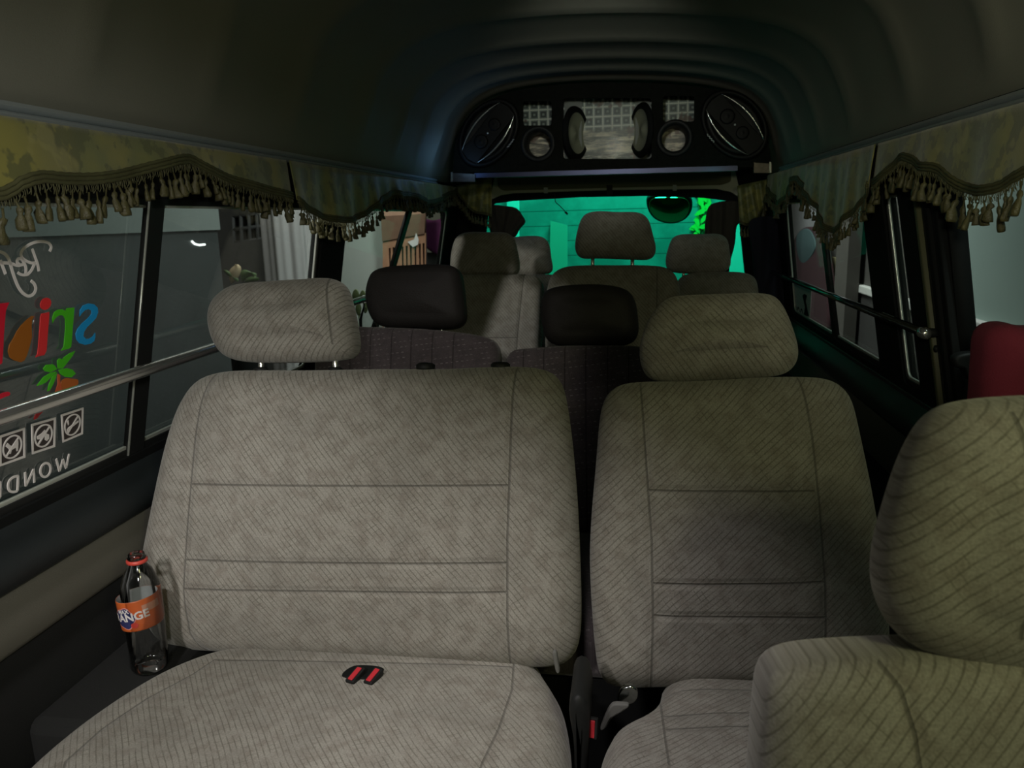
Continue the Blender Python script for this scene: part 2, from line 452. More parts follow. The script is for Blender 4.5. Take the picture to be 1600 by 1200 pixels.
def window(n, outline, fr, mat, dividers, seal='black_plastic', strip=True):
    w = thing('window_%d' % n, None, None, fr.pt(*outline[0], -.02)); w['kind'] = 'structure'
    us = [p[0] for p in outline]; vs_ = [p[1] for p in outline]
    cu, cv = (min(us)+max(us))/2, (min(vs_)+max(vs_))/2
    ins = [(cu+(u-cu)*(1-.024/(max(us)-min(us))), cv+(v-cv)*(1-.024/(max(vs_)-min(vs_)))) for u, v in outline]
    plate('frame', outline, [ins], .012, fr.shift(-.006), seal, w)
    if strip:
        ins2 = [(cu+(u-cu)*(1-.036/(max(us)-min(us))), cv+(v-cv)*(1-.036/(max(vs_)-min(vs_)))) for u, v in outline]
        plate('trim_strip', ins, [ins2], .006, fr.shift(-.010), 'silver', w)
    plate('pane', outline, [], .003, fr.shift(-.020), mat, w)
    for d in dividers: d(w)
    return w
def divider(fr, t, b, wd, strips=True):
    def f(w):
        v0, v1 = .014, .50
        a = lean(t, b, v0); c = lean(t, b, v1)
        plate('divider', [(a, v0), (a+wd, v0), (c+wd, v1), (c, v1)], [], .014, fr.shift(-.002), 'black_plastic', w)
        if strips: plate('trim_strip', [(a-.004, v0), (a-.001, v0), (c-.001, v1), (c-.004, v1)], [], .003, fr.shift(-.002), 'silver', w)
    return f
window(1, W1, FL, 'glass_side', [divider(FL, d1t, d1b, .045)])
window(2, W2, FL, 'glass_dark', [divider(FL, FL.uv(640, 330), FL.uv(615, 415), .05, False)])

# right side
yD = FR.uv(1505, 600)[0]                          # edge of the open sliding door
structure(mesh('wall_right', *g_box(XR-.004, XR+.03, yD, YB, 0, .755), 'carpet', smooth=False))
structure(sweep_y('trim_4', [(XR+.006, .52), (XR-.010, .522), (XR-.014, .53), (XR-.014, .655), (XR+.006, .655)], yD+.10, YB, 'panel'))
structure(sweep_y('trim_5', [(XR+.006, .655), (XR-.012, .655), (XR-.026, .665), (XR-.034, .683), (XR-.034, .703), (XR-.026, .723), (XR-.010, .737), (XR+.002, .760), (XR+.03, .760)], yD+.06, YB, 'vinyl'))
def fru(*pts): return FR.uvs(pts)
R1 = rpoly(fru((1226, 340), (1238, 491), (1297, 533), (1282, 340)), .02)
R1 = rpoly([(fru((1236, 480))[0][0], .012), (fru((1226, 350))[0][0], .50), (fru((1348, 350))[0][0], .50), (fru((1374, 560))[0][0], .012)], .03)
R2 = rpoly([(fru((1412, 600))[0][0], .012), (fru((1377, 320))[0][0], .50), (fru((1402, 320))[0][0], .50), (fru((1438, 600))[0][0], .012)], .02)
e0, e1 = FR.uv(1480, 330), FR.uv(1505, 600)
sl_e = (e1[0]-e0[0])/(e1[1]-e0[1])
edge_u = lambda v: e0[0] + sl_e*(v-e0[1])
structure(plate('wall_right_upper', [(edge_u(-.01), -.01), (YB, -.01), (YB, TOP), (edge_u(TOP), TOP)], [R1, R2], .035, FR, 'black_matte'))
window(3, R1, FR, 'glass_dark', [divider(FR, FR.uv(1289, 395), FR.uv(1306, 538), .045, False)])
window(4, R2, FR, 'glass_dark', [], strip=True)
# door post with seals and piping at the open doorway
post = thing('door_1', None, None, (XR-.02, yD, .4)); post['kind'] = 'structure'
def vstrip(name, px0, px1, w, d, mat):
    a, b = FR.uv(*px0), FR.uv(*px1)
    t = (b[0]-a[0])/(b[1]-a[1])
    v0, v1 = -.35, .60
    u0, u1 = a[0]+t*(v0-a[1]), a[0]+t*(v1-a[1])
    plate(name, [(u0-w/2, v0), (u0+w/2, v0), (u1+w/2, v1), (u1-w/2, v1)], [], d+.02, FR.shift(d), mat, post, .003)
vstrip('door_post', (1455, 340), (1488, 600), .09, .012, 'black_plastic')
vstrip('piping', (1447, 330), (1478, 600), .010, .022, 'piping')
vstrip('door_seal', (1462, 340), (1493, 600), .016, .020, 'black_matte')
vstrip('door_seal', (1474, 340), (1503, 600), .014, .016, 'black_matte')
lt = thing('door_latch', 'black door latch with pale cap on the edge of the open doorway', 'latch', aty(1510, 575, yD-.03))
yl = yD-.03
fq = Frame((0, yl, 0), (1, 0, 0), (0, 0, 1)); fq.N = V3((0, -1, 0))
cushion('latch_body', fq.uvs([(1488, 556), (1520, 550), (1522, 560), (1528, 575), (1524, 596), (1508, 592), (1500, 575), (1490, 572)]), fq, .03, 'black_plastic', lt, R=.008, n=48, puff=0, smooth=1)
cushion('latch_cap', fq.uvs([(1516, 550), (1524, 549), (1529, 565), (1529, 585), (1524, 597), (1520, 590), (1523, 572)]), fq.shift(.004), .034, plain('grey cap', (.32, .33, .32), .4), lt, R=.006, n=40, puff=0, smooth=1)

# roof: ribbed liner
prof_px = [(704, 272), (708, 225), (718, 195), (740, 168), (772, 149), (820, 136), (890, 128), (960, 126), (1040, 128), (1100, 134), (1150, 147), (1182, 170), (1200, 205), (1209, 262)]
pp = [aty(x, y, 3.40) for x, y in prof_px]
prof = [(-.868, 1.375), (-.845, 1.40)] + [(p.x-.012*(1 if p.x < -.1 else -1), p.z+.012) for p in pp[1:-1]] + [(.622, 1.40), (.645, 1.375)]
prof = [(p.x, p.y) for p in catmull(prof, 72, False)]
def roof():
    ribs = [-.6, -.2, .35, .80, 1.13, 1.48, 1.88, 2.35, 2.72, 3.0, 3.24, 3.46, 3.70, 3.93]
    cx = -.115; V, Fc = [], []
    ys = []
    for a, b in zip(ribs, ribs[1:]):
        for k in range(10):
            t = k/10; ys.append((a+(b-a)*t, .016*(1-abs(2*t-1)**3.5)))
    ys.append((ribs[-1], 0)); k = len(prof)
    for y, off in ys:
        for i, (x, z) in enumerate(prof):
            f = min(1, max(0, (z-1.42)/.08))
            n = V3((x-cx, 0, (z-1.3)*1.4)).normalized()
            V.append((x+n.x*off*f, y, z+n.z*off*f))
    for j in range(len(ys)-1):
        for i in range(k-1): Fc.append((j*k+i, j*k+i+1, (j+1)*k+i+1, (j+1)*k+i))
    o = mesh('ceiling', V, Fc, 'liner')
    m = o.modifiers.new('solid', 'SOLIDIFY'); m.thickness = .02; m.offset = 1
    return o
structure(roof())

# rear door wall with window and cream header
FB = Frame((0, YB, 0), (1, 0, 0), (0, 0, 1)); FB.N = V3((0, -1, 0))
hole = FB.uvs([(762, 330), (772, 318), (800, 314), (905, 308), (1010, 306), (1100, 309), (1140, 314), (1154, 322), (1166, 440), (750, 440)])
structure(plate('wall_back', [(-.96, 0), (.68, 0), (.68, 1.80), (-.96, 1.80)], [hole], .04, FB, 'black_matte'))
w5 = thing('window_5', None, None, (0, YB, 1.0)); w5['kind'] = 'structure'
plate('pane', [(-.75, .85), (.60, .85), (.60, 1.32), (-.75, 1.32)], [], .004, FB.shift(-.045), 'glass_green', w5)
hd = thing('trim_6', None, None, (0, YB, 1.35)); hd['kind'] = 'structure'
FBh = FB.shift(.03)
plate('door_header', rpoly(FBh.uvs([(766, 312), (774, 268), (1148, 262), (1158, 310), (1143, 300), (1120, 295), (950, 297), (800, 302), (782, 305)]), .008), [], .028, FBh, 'cream', hd)
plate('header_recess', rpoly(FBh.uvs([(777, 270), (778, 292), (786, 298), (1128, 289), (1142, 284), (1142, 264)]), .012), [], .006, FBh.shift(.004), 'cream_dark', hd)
plate('clip', FBh.uvs([(948, 289), (957, 289), (957, 304), (948, 304)]), [], .014, FBh.shift(.010), 'black_plastic', hd)
for x, y in ((853, 295), (1054, 291)):
    plate('clip', FBh.uvs([(x-3, y-2), (x+3, y-2), (x+3, y+7), (x-3, y+7)]), [], .012, FBh.shift(.010), 'ledge', hd)
# side headers above the windows, behind the valances
structure(sweep_y('trim_7', [(-.90, 1.36), (-.862, 1.365), (-.850, 1.40), (-.90, 1.42)], -.4, 3.44, 'black_matte'))
structure(sweep_y('trim_8', [(.70, 1.36), (.634, 1.365), (.618, 1.40), (.70, 1.42)], -.4, 3.44, 'black_matte'))

# ---------------------------------------------------------------- rails
def rail(name, X, y0, y1, s, label):
    r = thing(name, label, 'rail', (X, (y0+y1)/2, 1.38))
    zc = 1.379
    a = [(X-s*.010, zc-.010), (X+s*.006, zc-.010), (X+s*.011, zc-.004), (X+s*.006, zc+.001), (X-s*.010, zc+.001)]
    b = [(X-s*.010, zc+.002), (X+s*.004, zc+.003), (X+s*.010, zc+.008), (X+s*.006, zc+.014), (X-s*.010, zc+.014)]
    sweep_y('track', a, y0, y1, 'rail', r); sweep_y('cover_strip', b, y0, y1, 'rail', r)
    return r
rail('curtain_rail', -.838, -.2, 3.36, 1, 'long metal curtain rail above the window with the coloured lettering')
rail('curtain_rail', .604, -.1, 3.36, -1, 'long metal curtain rail above the open side doorway')

gl = thing('grab_rail', 'chrome grab rail crossing the lettered side window', 'handrail', (-.885, 1.4, .96))
mesh('bar', *g_tube([(-.868, -.1, .964), (-.868, 1.2, .968), (-.868, 2.6, .972)], .011, 14), 'chrome', gl)
for y in (.05, 1.95, 2.6):
    mesh('bracket', *g_tube([(-.868, y, .968), (-.912, y, .966)], .012, 12), 'black_plastic', gl)
gr = thing('grab_rail', 'dark shiny grab rail across the windows behind the open doorway', 'handrail', (.61, 2.4, .96))
a, b = atx(1207, 425, .632), atx(1443, 520, .632)
M['dark_chrome'] = plain('dark chrome', (.30, .32, .31), .16, 1.0)
mesh('bar', *g_tube([a, (a+b)/2, b], .010, 14), 'dark_chrome', gr)
mesh('end_cap', *g_lathe([(.006, -.012), (.012, -.010), (.013, 0), (.012, .018), (.006, .022)], b, (b-a), 16), 'chrome', gr)
mesh('bracket', *g_tube([b, b+V3((.034, 0, 0))], .010, 12), 'black_plastic', gr)
for dz in (-.035, .035): mesh('screw', *g_lathe([(.008, 0), (.008, .004), (.004, .006)], b+V3((.030, 0, dz)), (-1, 0, 0), 10), 'black_plastic', gr)

# ---------------------------------------------------------------- seats
def seat_frame(Y, z, rec): # plane through (0,Y,z) reclined by rec degrees, u to the right, v up the back
    r = math.radians(rec)
    return Frame((0, Y, z), (1, 0, 0), (0, math.sin(r), math.cos(r)), (0, -math.cos(r), math.sin(r)))
def px_segs(fr, lines):
    out = []
    for l in lines:
        q = [fr.uv(*p) for p in l]; out += list(zip(q, q[1:]))
    return out
def posts(parent, fr, pxs, z0, z1, r=.006):
    for x, y in pxs:
        u, v = fr.uv(x, y)
        mesh('headrest_post', *g_tube([fr.pt(u, v-z0), fr.pt(u, v+z1)], r, 10), 'chrome', parent)
        mesh('post_collar', *g_lathe([(.014, 0), (.014, .006), (.010, .010)], fr.pt(u, v-.012), fr.V, 14), 'black_plastic', parent)
def pedestal(parent, u0, u1, y0, y1, z1):
    bevel(mesh('seat_base', *g_box(u0, u1, y0, y1, .0, z1), 'black_plastic', smooth=False, parent=parent), .02)

# --- two-place bench, nearest on the left
YS, ZC = 1.245, .462
fb = seat_frame(YS, .47, 13)
bench = thing('bench_seat', 'wide light grey two-place seat with a single headrest, beside the lettered window', 'seat', (-.48, 1.0, 0), 'grey velour seats')
segs = px_segs(fb, [[(352, 585), (340, 680), (331, 800), (325, 905), (330, 970), (345, 1012)], [(812, 578), (808, 700), (804, 830), (804, 950), (806, 1034)],
                    [(337, 749), (806, 750)], [(328, 860), (804, 864)], [(326, 903), (804, 907)]])
M['fab_bench'] = fabric('grey velour bench', 130, segs)
cushion('backrest', fb.uvs([(385, 579), (352, 581), (325, 588), (303, 608), (284, 650), (266, 715), (250, 790), (238, 850), (231, 900), (236, 945), (250, 985), (272, 1004), (320, 1011), (440, 1017), (600, 1025), (760, 1034), (850, 1037), (886, 1033), (903, 1015), (908, 970), (907, 890), (902, 780), (894, 690), (884, 620), (876, 592), (862, 580), (830, 574), (760, 574), (700, 577), (600, 577), (480, 579)]), fb, .150, M['fab_bench'], bench, R=.066, n=180, puff=.026)
fh = seat_frame(YS+.005, .47, 13)
M['fab_hr_a'] = fabric('grey velour headrest', 48, px_segs(fh, [[(523, 438), (527, 470), (536, 540)]]))
hr = cushion('headrest', fh.uvs([(352, 456), (372, 446), (420, 441), (480, 437), (522, 436), (538, 444), (549, 475), (557, 515), (560, 545), (554, 558), (538, 563), (450, 567), (390, 566), (362, 560), (346, 546), (336, 522), (332, 495), (338, 472)]), fh.shift(.0), .115, M['fab_hr_a'], bench, R=.050, n=96, puff=.016)
posts(bench, fb, [(408, 572), (524, 572)], .06, .06)
for x, y in ((665, 573), (782, 572)):
    u, v = fb.uv(x, y)
    mesh('headrest_guide', *g_lathe([(.017, -.01), (.018, .003), (.013, .007), (.004, .008)], fb.pt(u, v, .0), fb.V, 18), 'black_plastic', bench)
fc = Frame((0, 0, ZC-.07), (1, 0, 0), (0, 1, 0))
fct = fc.shift(.07)
cseg = px_segs(fct, [[(336, 1032), (300, 1058), (230, 1100), (160, 1150), (105, 1200)], [(336, 1032), (500, 1036), (680, 1040), (803, 1042)], [(803, 1036), (800, 1080), (780, 1140), (752, 1200)]])
cseg += [((cseg[3][1][0], cseg[3][1][1]), (-.70, .68)), ((cseg[-1][1]), (-.19, .68))]
M['fab_cush'] = fabric('grey velour bench cushion', 128, cseg)
co = fct.uvs([(300, 1017), (262, 1032), (215, 1056), (150, 1092), (80, 1138), (14, 1198)])
cr = fct.uvs([(893, 1180), (892, 1130), (884, 1090), (868, 1056), (850, 1036)])
out = [(co[0][0]+.02, co[0][1]+.05)] + co + [(-.875, .72), (-.84, .665), (-.70, .645), (-.3, .645), (-.11, .66), (-.070, .72)] + cr + [(cr[-1][0]-.03, cr[0][1]+.30)]
def roll(u, v): return .010*math.exp(-((u+.80)/.05)**2) + .006*math.exp(-((u+.12)/.04)**2)
cushion('seat_cushion', out, fc, .14, M['fab_cush'], bench, R=.060, n=160, puff=.010, bend=roll)
pedestal(bench, -.80, -.13, .72, 1.12, .33)
sl = atz(566, 1056, ZC)
cushion('slot_shade', [(sl.x-.031, sl.y-.014), (sl.x+.026, sl.y-.015), (sl.x+.034, sl.y+.014), (sl.x-.020, sl.y+.016)], Frame((0, 0, ZC+.003), (1, 0, 0), (0, 1, 0)), .012, 'black_matte', bench, R=.003, n=32, puff=0, smooth=0)  # dark plate put where the slot's shade lies; no hole is cut

# --- single seat across the aisle
fs = seat_frame(YS, .47, 13)
single = thing('single_seat', 'olive grey single seat in shade across the aisle from the wide bench', 'seat', (.16, 1.0, 0), 'grey velour seats')
M['fab_single'] = fabric('grey velour single', 45, px_segs(fs, [[(1000, 600), (1008, 720), (1016, 830), (1018, 940), (1016, 1066)], [(1240, 592), (1252, 680), (1262, 780), (1270, 900), (1272, 1062)], [(1016, 893), (1268, 890)], [(1018, 940), (1270, 942)], [(1010, 757), (1254, 757)]]))
cushion('backrest', fs.uvs([(985, 598), (962, 603), (946, 618), (938, 650), (932, 720), (925, 800), (922, 870), (926, 960), (932, 1025), (938, 1056), (952, 1066), (985, 1068), (1060, 1066), (1150, 1064), (1260, 1062), (1350, 1060), (1376, 1048), (1384, 1010), (1382, 950), (1374, 870), (1360, 780), (1346, 710), (1335, 660), (1326, 622), (1311, 600), (1285, 591), (1240, 589), (1180, 590), (1100, 595)]), fs, .150, M['fab_single'], single, R=.066, n=150, puff=.026)
fsh = seat_frame(YS+.005, .47, 13)
M['fab_hr_b'] = fabric('grey velour headrest b', 130)
cushion('headrest', fsh.uvs([(1030, 476), (1046, 465), (1075, 462), (1130, 460), (1185, 459), (1208, 463), (1222, 480), (1236, 512), (1245, 545), (1243, 567), (1230, 582), (1205, 589), (1120, 594), (1040, 597), (1014, 592), (1003, 575), (999, 545), (1006, 515), (1018, 492)]), fsh, .115, M['fab_hr_b'], single, R=.050, n=96, puff=.016)
posts(single, fs, [(1060, 597), (1178, 592)], .06, .05)
M['fab_cush_s'] = fabric('grey velour single cushion', 40, px_segs(fct, [[(1030, 1069), (1034, 1110), (1040, 1160), (1046, 1200)], [(1030, 1077), (1180, 1080)], [(1036, 1119), (1180, 1119)], [(1040, 1141), (1180, 1142)]]))
l1 = fct.uvs([(1032, 1066), (1022, 1075), (1012, 1090), (985, 1105), (958, 1122), (942, 1148), (933, 1180), (931, 1205)])
out = [(l1[0][0]+.01, l1[0][1]+.06)] + l1 + [(l1[-1][0]+.005, .72), (l1[-1][0]+.04, .66), (.10, .645), (.30, .645), (.37, .665), (.395, .72), (.395, .95), (.36, 1.10), (.345, 1.20)]
def roll2(u, v): return .012*math.exp(-((u+.01)/.035)**2) + .012*math.exp(-((u-.36)/.035)**2)
cushion('seat_cushion', out, fc, .14, M['fab_cush_s'], single, R=.060, n=140, puff=.010, bend=roll2)
pedestal(single, .03, .33, .72, 1.12, .33)

# --- nearest seat, bottom right corner
ff = seat_frame(.640, .83, 14)
near = thing('single_seat', 'closest seat, cut off at the lower right corner, showing a large olive headrest', 'seat', (.40, .45, 0), 'grey velour seats')
M['fab_near'] = fabric('grey velour near', 52, px_segs(ff, [[(1352, 1014), (1372, 1040), (1388, 1100), (1398, 1200)]]))
cushion('backrest', ff.uvs([(1250, 1016), (1212, 1024), (1190, 1040), (1184, 1075), (1178, 1140), (1172, 1230), (1166, 1400), (1166, 1560), (1200, 1600), (1500, 1600), (1850, 1600), (2020, 1580), (2030, 1400), (2010, 1200), (1990, 1080), (1960, 1025), (1900, 1010), (1700, 1005), (1500, 1005), (1370, 1008)]), ff, .115, M['fab_near'], near, R=.034, n=150, puff=.016)
ffh = seat_frame(.640, .83, 10)
M['fab_hr_near'] = fabric('grey velour headrest near', 42, px_segs(ffh, [[(1548, 640), (1555, 740), (1552, 850), (1542, 960)]]))
cushion('headrest', ffh.uvs([(1492, 628), (1465, 638), (1440, 662), (1410, 718), (1386, 790), (1370, 850), (1365, 905), (1374, 948), (1394, 985), (1440, 1012), (1530, 1034), (1620, 1048), (1720, 1052), (1800, 1046), (1860, 1010), (1892, 950), (1896, 880), (1880, 790), (1850, 710), (1815, 650), (1770, 628), (1680, 619), (1580, 619)]), ffh, .115, M['fab_hr_near'], near, R=.052, n=110, puff=.022)
posts(near, ff, [(1545, 1008), (1740, 1006)], .05, .05)
cushion('seat_cushion', [(.16, .10), (.62, .10), (.635, .30), (.62, .58), (.15, .58), (.135, .30)], fc, .14, M['fab_near'], near, R=.045, n=90, puff=.006)
pedestal(near, .20, .58, .14, .54, .33)

# --- rows behind
def plain_cushion(parent, u0, u1, y0, y1, mat, z=.455, zt=.12):
    cushion('seat_cushion', rrect(u0, u1, y0, y1, .05), Frame((0, 0, z-zt/2), (1, 0, 0), (0, 1, 0)), zt, mat, parent, R=.04, n=72, puff=.004)
    pedestal(parent, u0+.05, u1-.05, y0+.05, y1-.06, z-zt)
def back_seat(label, group, Y, rec, back_px, head_px, mat_b, mat_h, post_px, T=.11, Th=.10, z=.47, depth=.48, name='single_seat'):
    f = seat_frame(Y, z, rec)
    q = f.uvs(back_px); us = [p[0] for p in q]
    t = thing(name, label, 'seat', ((min(us)+max(us))/2, Y-.2, 0), group)
    cushion('backrest', q, f, T, mat_b(f), t, R=.035, n=120, puff=.008)
    h = cushion('headrest', f.uvs(head_px), f, Th, mat_h, t, R=.038, n=80, puff=.010)
    if mat_h == M['vinyl_black']: h['label'] = 'smooth black headrest'
    for x, y in post_px:
        u, v = f.uv(x, y); mesh('headrest_post', *g_tube([f.pt(u, v-.05), f.pt(u, v+.05)], .006, 10), 'chrome', t)
    plain_cushion(t, min(us)+.01, max(us)-.01, Y-.03-depth, Y-.03, mat_b(f))
    return t, f
dark = dict(base=(.105, .088, .092), line=(.20, .18, .18), blot=(.085, .072, .076), dots=True)
def dark_l(f):
    return fabric('plum seat cloth', 0, px_segs(f, [[(x, 500), (x-2, 640)] for x in (560, 590, 622, 652, 684, 716)]), **dark)
def dark_r(f):
    return fabric('plum seat cloth r', 0, px_segs(f, [[(x, 535), (x+2, 830)] for x in (822, 853, 885, 917, 950, 982)]), **dark)
G3 = 'dark plum seats'
back_seat('dark plum striped seat with black headrest, just behind the wide light grey bench', G3, 1.88, 12,
          [(512, 513), (580, 512), (650, 514), (720, 520), (765, 528), (779, 534), (782, 560), (784, 700), (784, 830), (770, 842), (530, 836), (506, 826), (500, 700), (502, 530)],
          [(578, 440), (584, 426), (602, 419), (650, 415), (702, 415), (718, 421), (724, 445), (728, 485), (729, 500), (722, 511), (704, 515), (650, 514), (604, 512), (588, 505), (579, 488), (574, 462)],
          dark_l, M['vinyl_black'], [(622, 514), (690, 516)])
back_seat('dark plum seat with black headrest, behind the gap between bench and single seat', G3, 1.84, 12,
          [(797, 549), (830, 545), (880, 541), (940, 540), (1000, 542), (1050, 552), (1072, 562), (1078, 600), (1078, 700), (1076, 810), (1060, 822), (820, 822), (804, 812), (798, 700), (793, 590)],
          [(846, 472), (852, 456), (870, 449), (915, 445), (955, 447), (982, 455), (993, 472), (997, 500), (998, 520), (990, 535), (962, 541), (920, 541), (872, 540), (856, 533), (848, 510)],
          dark_r, M['vinyl_black'], [(886, 541), (962, 542)])
def grey_of(name, ang, lines):
    cache = {}
    def f(fr):
        if name not in cache: cache[name] = fabric(name, ang, px_segs(fr, lines))
        return cache[name]
    return f
M['fab_far'] = fabric('grey velour far headrest', 130)
M['fab_far2'] = fabric('grey velour far headrest b', 45)
back_seat('light grey seat lit pale, behind the left one of the black headrests', 'grey velour seats', 2.72, 12,
          [(700, 434), (740, 430), (800, 430), (838, 431), (848, 440), (849, 470), (846, 540), (842, 640), (835, 668), (690, 668), (676, 650), (678, 520), (684, 446)],
          [(705, 415), (708, 388), (716, 370), (732, 364), (765, 364), (794, 365), (803, 371), (808, 390), (812, 418), (808, 429), (780, 430), (720, 430), (706, 427)],
          grey_of('grey velour row four', 130, [[(822, 430), (812, 530), (806, 660)], [(684, 529), (812, 529)]]), M['fab_far2'], [(735, 432), (785, 432)])
back_seat('olive grey seat with raised headrest standing before the green rear window', 'grey velour seats', 2.52, 12,
          [(880, 419), (910, 416), (960, 416), (1010, 416), (1044, 420), (1057, 432), (1062, 460), (1066, 560), (1068, 690), (1055, 700), (870, 700), (854, 690), (853, 560), (856, 450), (864, 428)],
          [(899, 392), (903, 360), (912, 338), (928, 332), (965, 333), (1000, 334), (1012, 342), (1020, 368), (1025, 394), (1018, 404), (990, 405), (935, 403), (905, 402)],
          grey_of('grey velour row four b', 130, [[(1026, 416), (1025, 500), (1024, 690)]]), M['fab_far'], [(926, 409), (988, 411)])
back_seat('dim grey seat mostly hidden, its headrest peeking out left under the rear window', 'grey velour seats', 3.24, 12,
          [(768, 434), (800, 430), (860, 430), (884, 434), (890, 450), (892, 560), (888, 620), (760, 620), (752, 560), (756, 450)],
          [(773, 418), (776, 395), (784, 376), (800, 372), (848, 371), (857, 379), (861, 402), (863, 424), (850, 428), (785, 428)],
          grey_of('grey velour row five', 130, []), M['fab_far2'], [(800, 430), (842, 430)], depth=.30)
back_seat('dim grey seat in the far right corner under the gathered brown curtain', 'grey velour seats', 3.06, 12,
          [(1062, 434), (1080, 428), (1120, 426), (1160, 427), (1178, 434), (1184, 460), (1190, 560), (1188, 620), (1060, 620), (1052, 600), (1052, 460)],
          [(1040, 408), (1044, 388), (1052, 371), (1068, 367), (1095, 367), (1124, 367), (1135, 374), (1140, 398), (1141, 416), (1132, 425), (1060, 426), (1044, 422)],
          grey_of('grey velour row five b', 130, []), M['fab_far'], [(1068, 427), (1118, 427)], depth=.34)

# ---------------------------------------------------------------- belts and buckles
def buckle(px, py, z, tilt, rot, label, y=None, sc=1.0):
    p = atz(px, py, z) if y is None else aty(px, py, y)
    t = thing('seat_belt_buckle', label, 'buckle', p, 'seat belt buckles')
    R = Matrix.Translation(p) @ Matrix.Rotation(rot, 4, 'Z') @ Matrix.Rotation(tilt, 4, 'X')
    def bx(name, x0, x1, y0, y1, z0, z1, mat):
        v, f = g_box(x0*sc, x1*sc, y0*sc, y1*sc, z0*sc, z1*sc)
        bevel(mesh(name, [R @ V3(q) for q in v], f, mat, t, smooth=False), .003*sc)
    bx('casing', -.014, .014, -.028, .028, -.008, .010, 'black_plastic')
    bx('release_button', -.0075, .0075, -.024, .022, .009, .0135, 'red_plastic')
    return t
buckle(556, 1057, ZC+.010, math.radians(12), math.radians(-18), 'red and black buckle in the bench slot, nearer the window', sc=.62)
buckle(584, 1059, ZC+.009, math.radians(12), math.radians(-18), 'red and black buckle in the bench slot, nearer the aisle', sc=.62)
rc = thing('recliner_cover', 'smooth black plastic side cover in the gap right of the bench cushion', 'cover', (-.05, 1.1, 0))
f_rc = Frame((0, 1.06, 0), (1, 0, 0), (0, 0, 1)); f_rc.N = V3((0, -1, 0))
cushion('cover_shell', f_rc.uvs([(893, 1052), (905, 1046), (918, 1052), (924, 1080), (922, 1140), (917, 1210), (915, 1500), (902, 1500), (900, 1210), (900, 1120), (892, 1080)]), f_rc, .12, 'black_plastic', rc, R=.012, n=80, puff=0)
cushion('hinge_plate', f_rc.uvs([(859, 1044), (864, 1043), (868, 1062), (870, 1080), (866, 1080), (861, 1062)]), f_rc.shift(-.05), .010, 'webbing', bench, R=.004, n=40, puff=0)
br = thing('belt_anchor', 'steel belt anchor bracket with loose grey strap beside the single seat cushion', 'bracket', aty(980, 1085, 1.10))
f_an = Frame((0, 1.10, 0), (1, 0, 0), (0, 0, 1)); f_an.N = V3((0, -1, 0))
cushion('plate', f_an.uvs([(966, 1082), (972, 1072), (990, 1070), (996, 1078), (994, 1092), (982, 1100), (966, 1096)]), f_an, .012, 'dark_chrome', br, R=.004, n=40, puff=0, smooth=1)
f_w = f_an.shift(.02)
cushion('strap', f_w.uvs([(952, 1104), (958, 1098), (975, 1098), (984, 1100), (972, 1110), (956, 1120), (946, 1136), (938, 1140), (944, 1120)]), f_w, .010, 'webbing', br, R=.003, n=48, puff=0, smooth=1)
buckle(926, 1137, .40, math.radians(70), math.radians(-8), 'black buckle with red button, down in the gap between the bench and the single seat', y=1.03, sc=.55)

# ---------------------------------------------------------------- bottle
b0 = aty(212, 864, 1.115)
bt = thing('bottle', 'clear plastic bottle with an orange label wedged between bench and side wall', 'bottle', (b0.x, 1.115, .456))
ax = V3((.012, 0, 1)).normalized()
HB = b0.z - .456
r0 = .0325
def bp(*h): return h
body = [(.022, .001), (.029, .003), (r0, .012), (r0-.001, .05), (r0, .08), (r0+.0005, .10), (r0+.0005, HB*.70), (r0-.003, HB*.76), (.022, HB*.86), (.0135, HB*.915), (.0125, HB*.955)]
Ob = V3((b0.x-.002, 1.115, .456))
mesh('body', *g_lathe(body, Ob, ax, 40, True, False), 'pet', bt)
mesh('neck', *g_lathe([(.0125, HB*.955), (.0150, HB*.957), (.0152, HB*.972), (.0132, HB*.974), (.0132, HB*.995), (.0115, HB*1.0), (.010, HB*.995), (.010, HB*.96)], Ob, ax, 28, False, False), 'pet', bt)
mesh('cap_ring', *g_lathe([(.0142, HB*.925), (.0172, HB*.928), (.0172, HB*.948), (.0150, HB*.955)], Ob, ax, 28, False, False), 'cap_ring', bt)
axl = V3((-.10, .02, 1)).normalized()
lo, hi = HB*.40, HB*.645
rl = r0+.0016
lab = g_lathe([(rl, lo), (rl+.0003, lo+.002), (rl+.0003, hi-.002), (rl, hi)], Ob+V3((.05*.10, 0, 0)), axl, 56, False, False)
lb = mesh('label', *lab, 'label', bt)
sm = lb.modifiers.new('solid', 'SOLIDIFY'); sm.thickness = .0004; sm.offset = -1
inn = g_lathe([(rl-.0007, lo), (rl-.0007, hi)], Ob+V3((.05*.10, 0, 0)), axl, 56, False, False)
mesh('label_inside', *inn, 'label_in', bt)
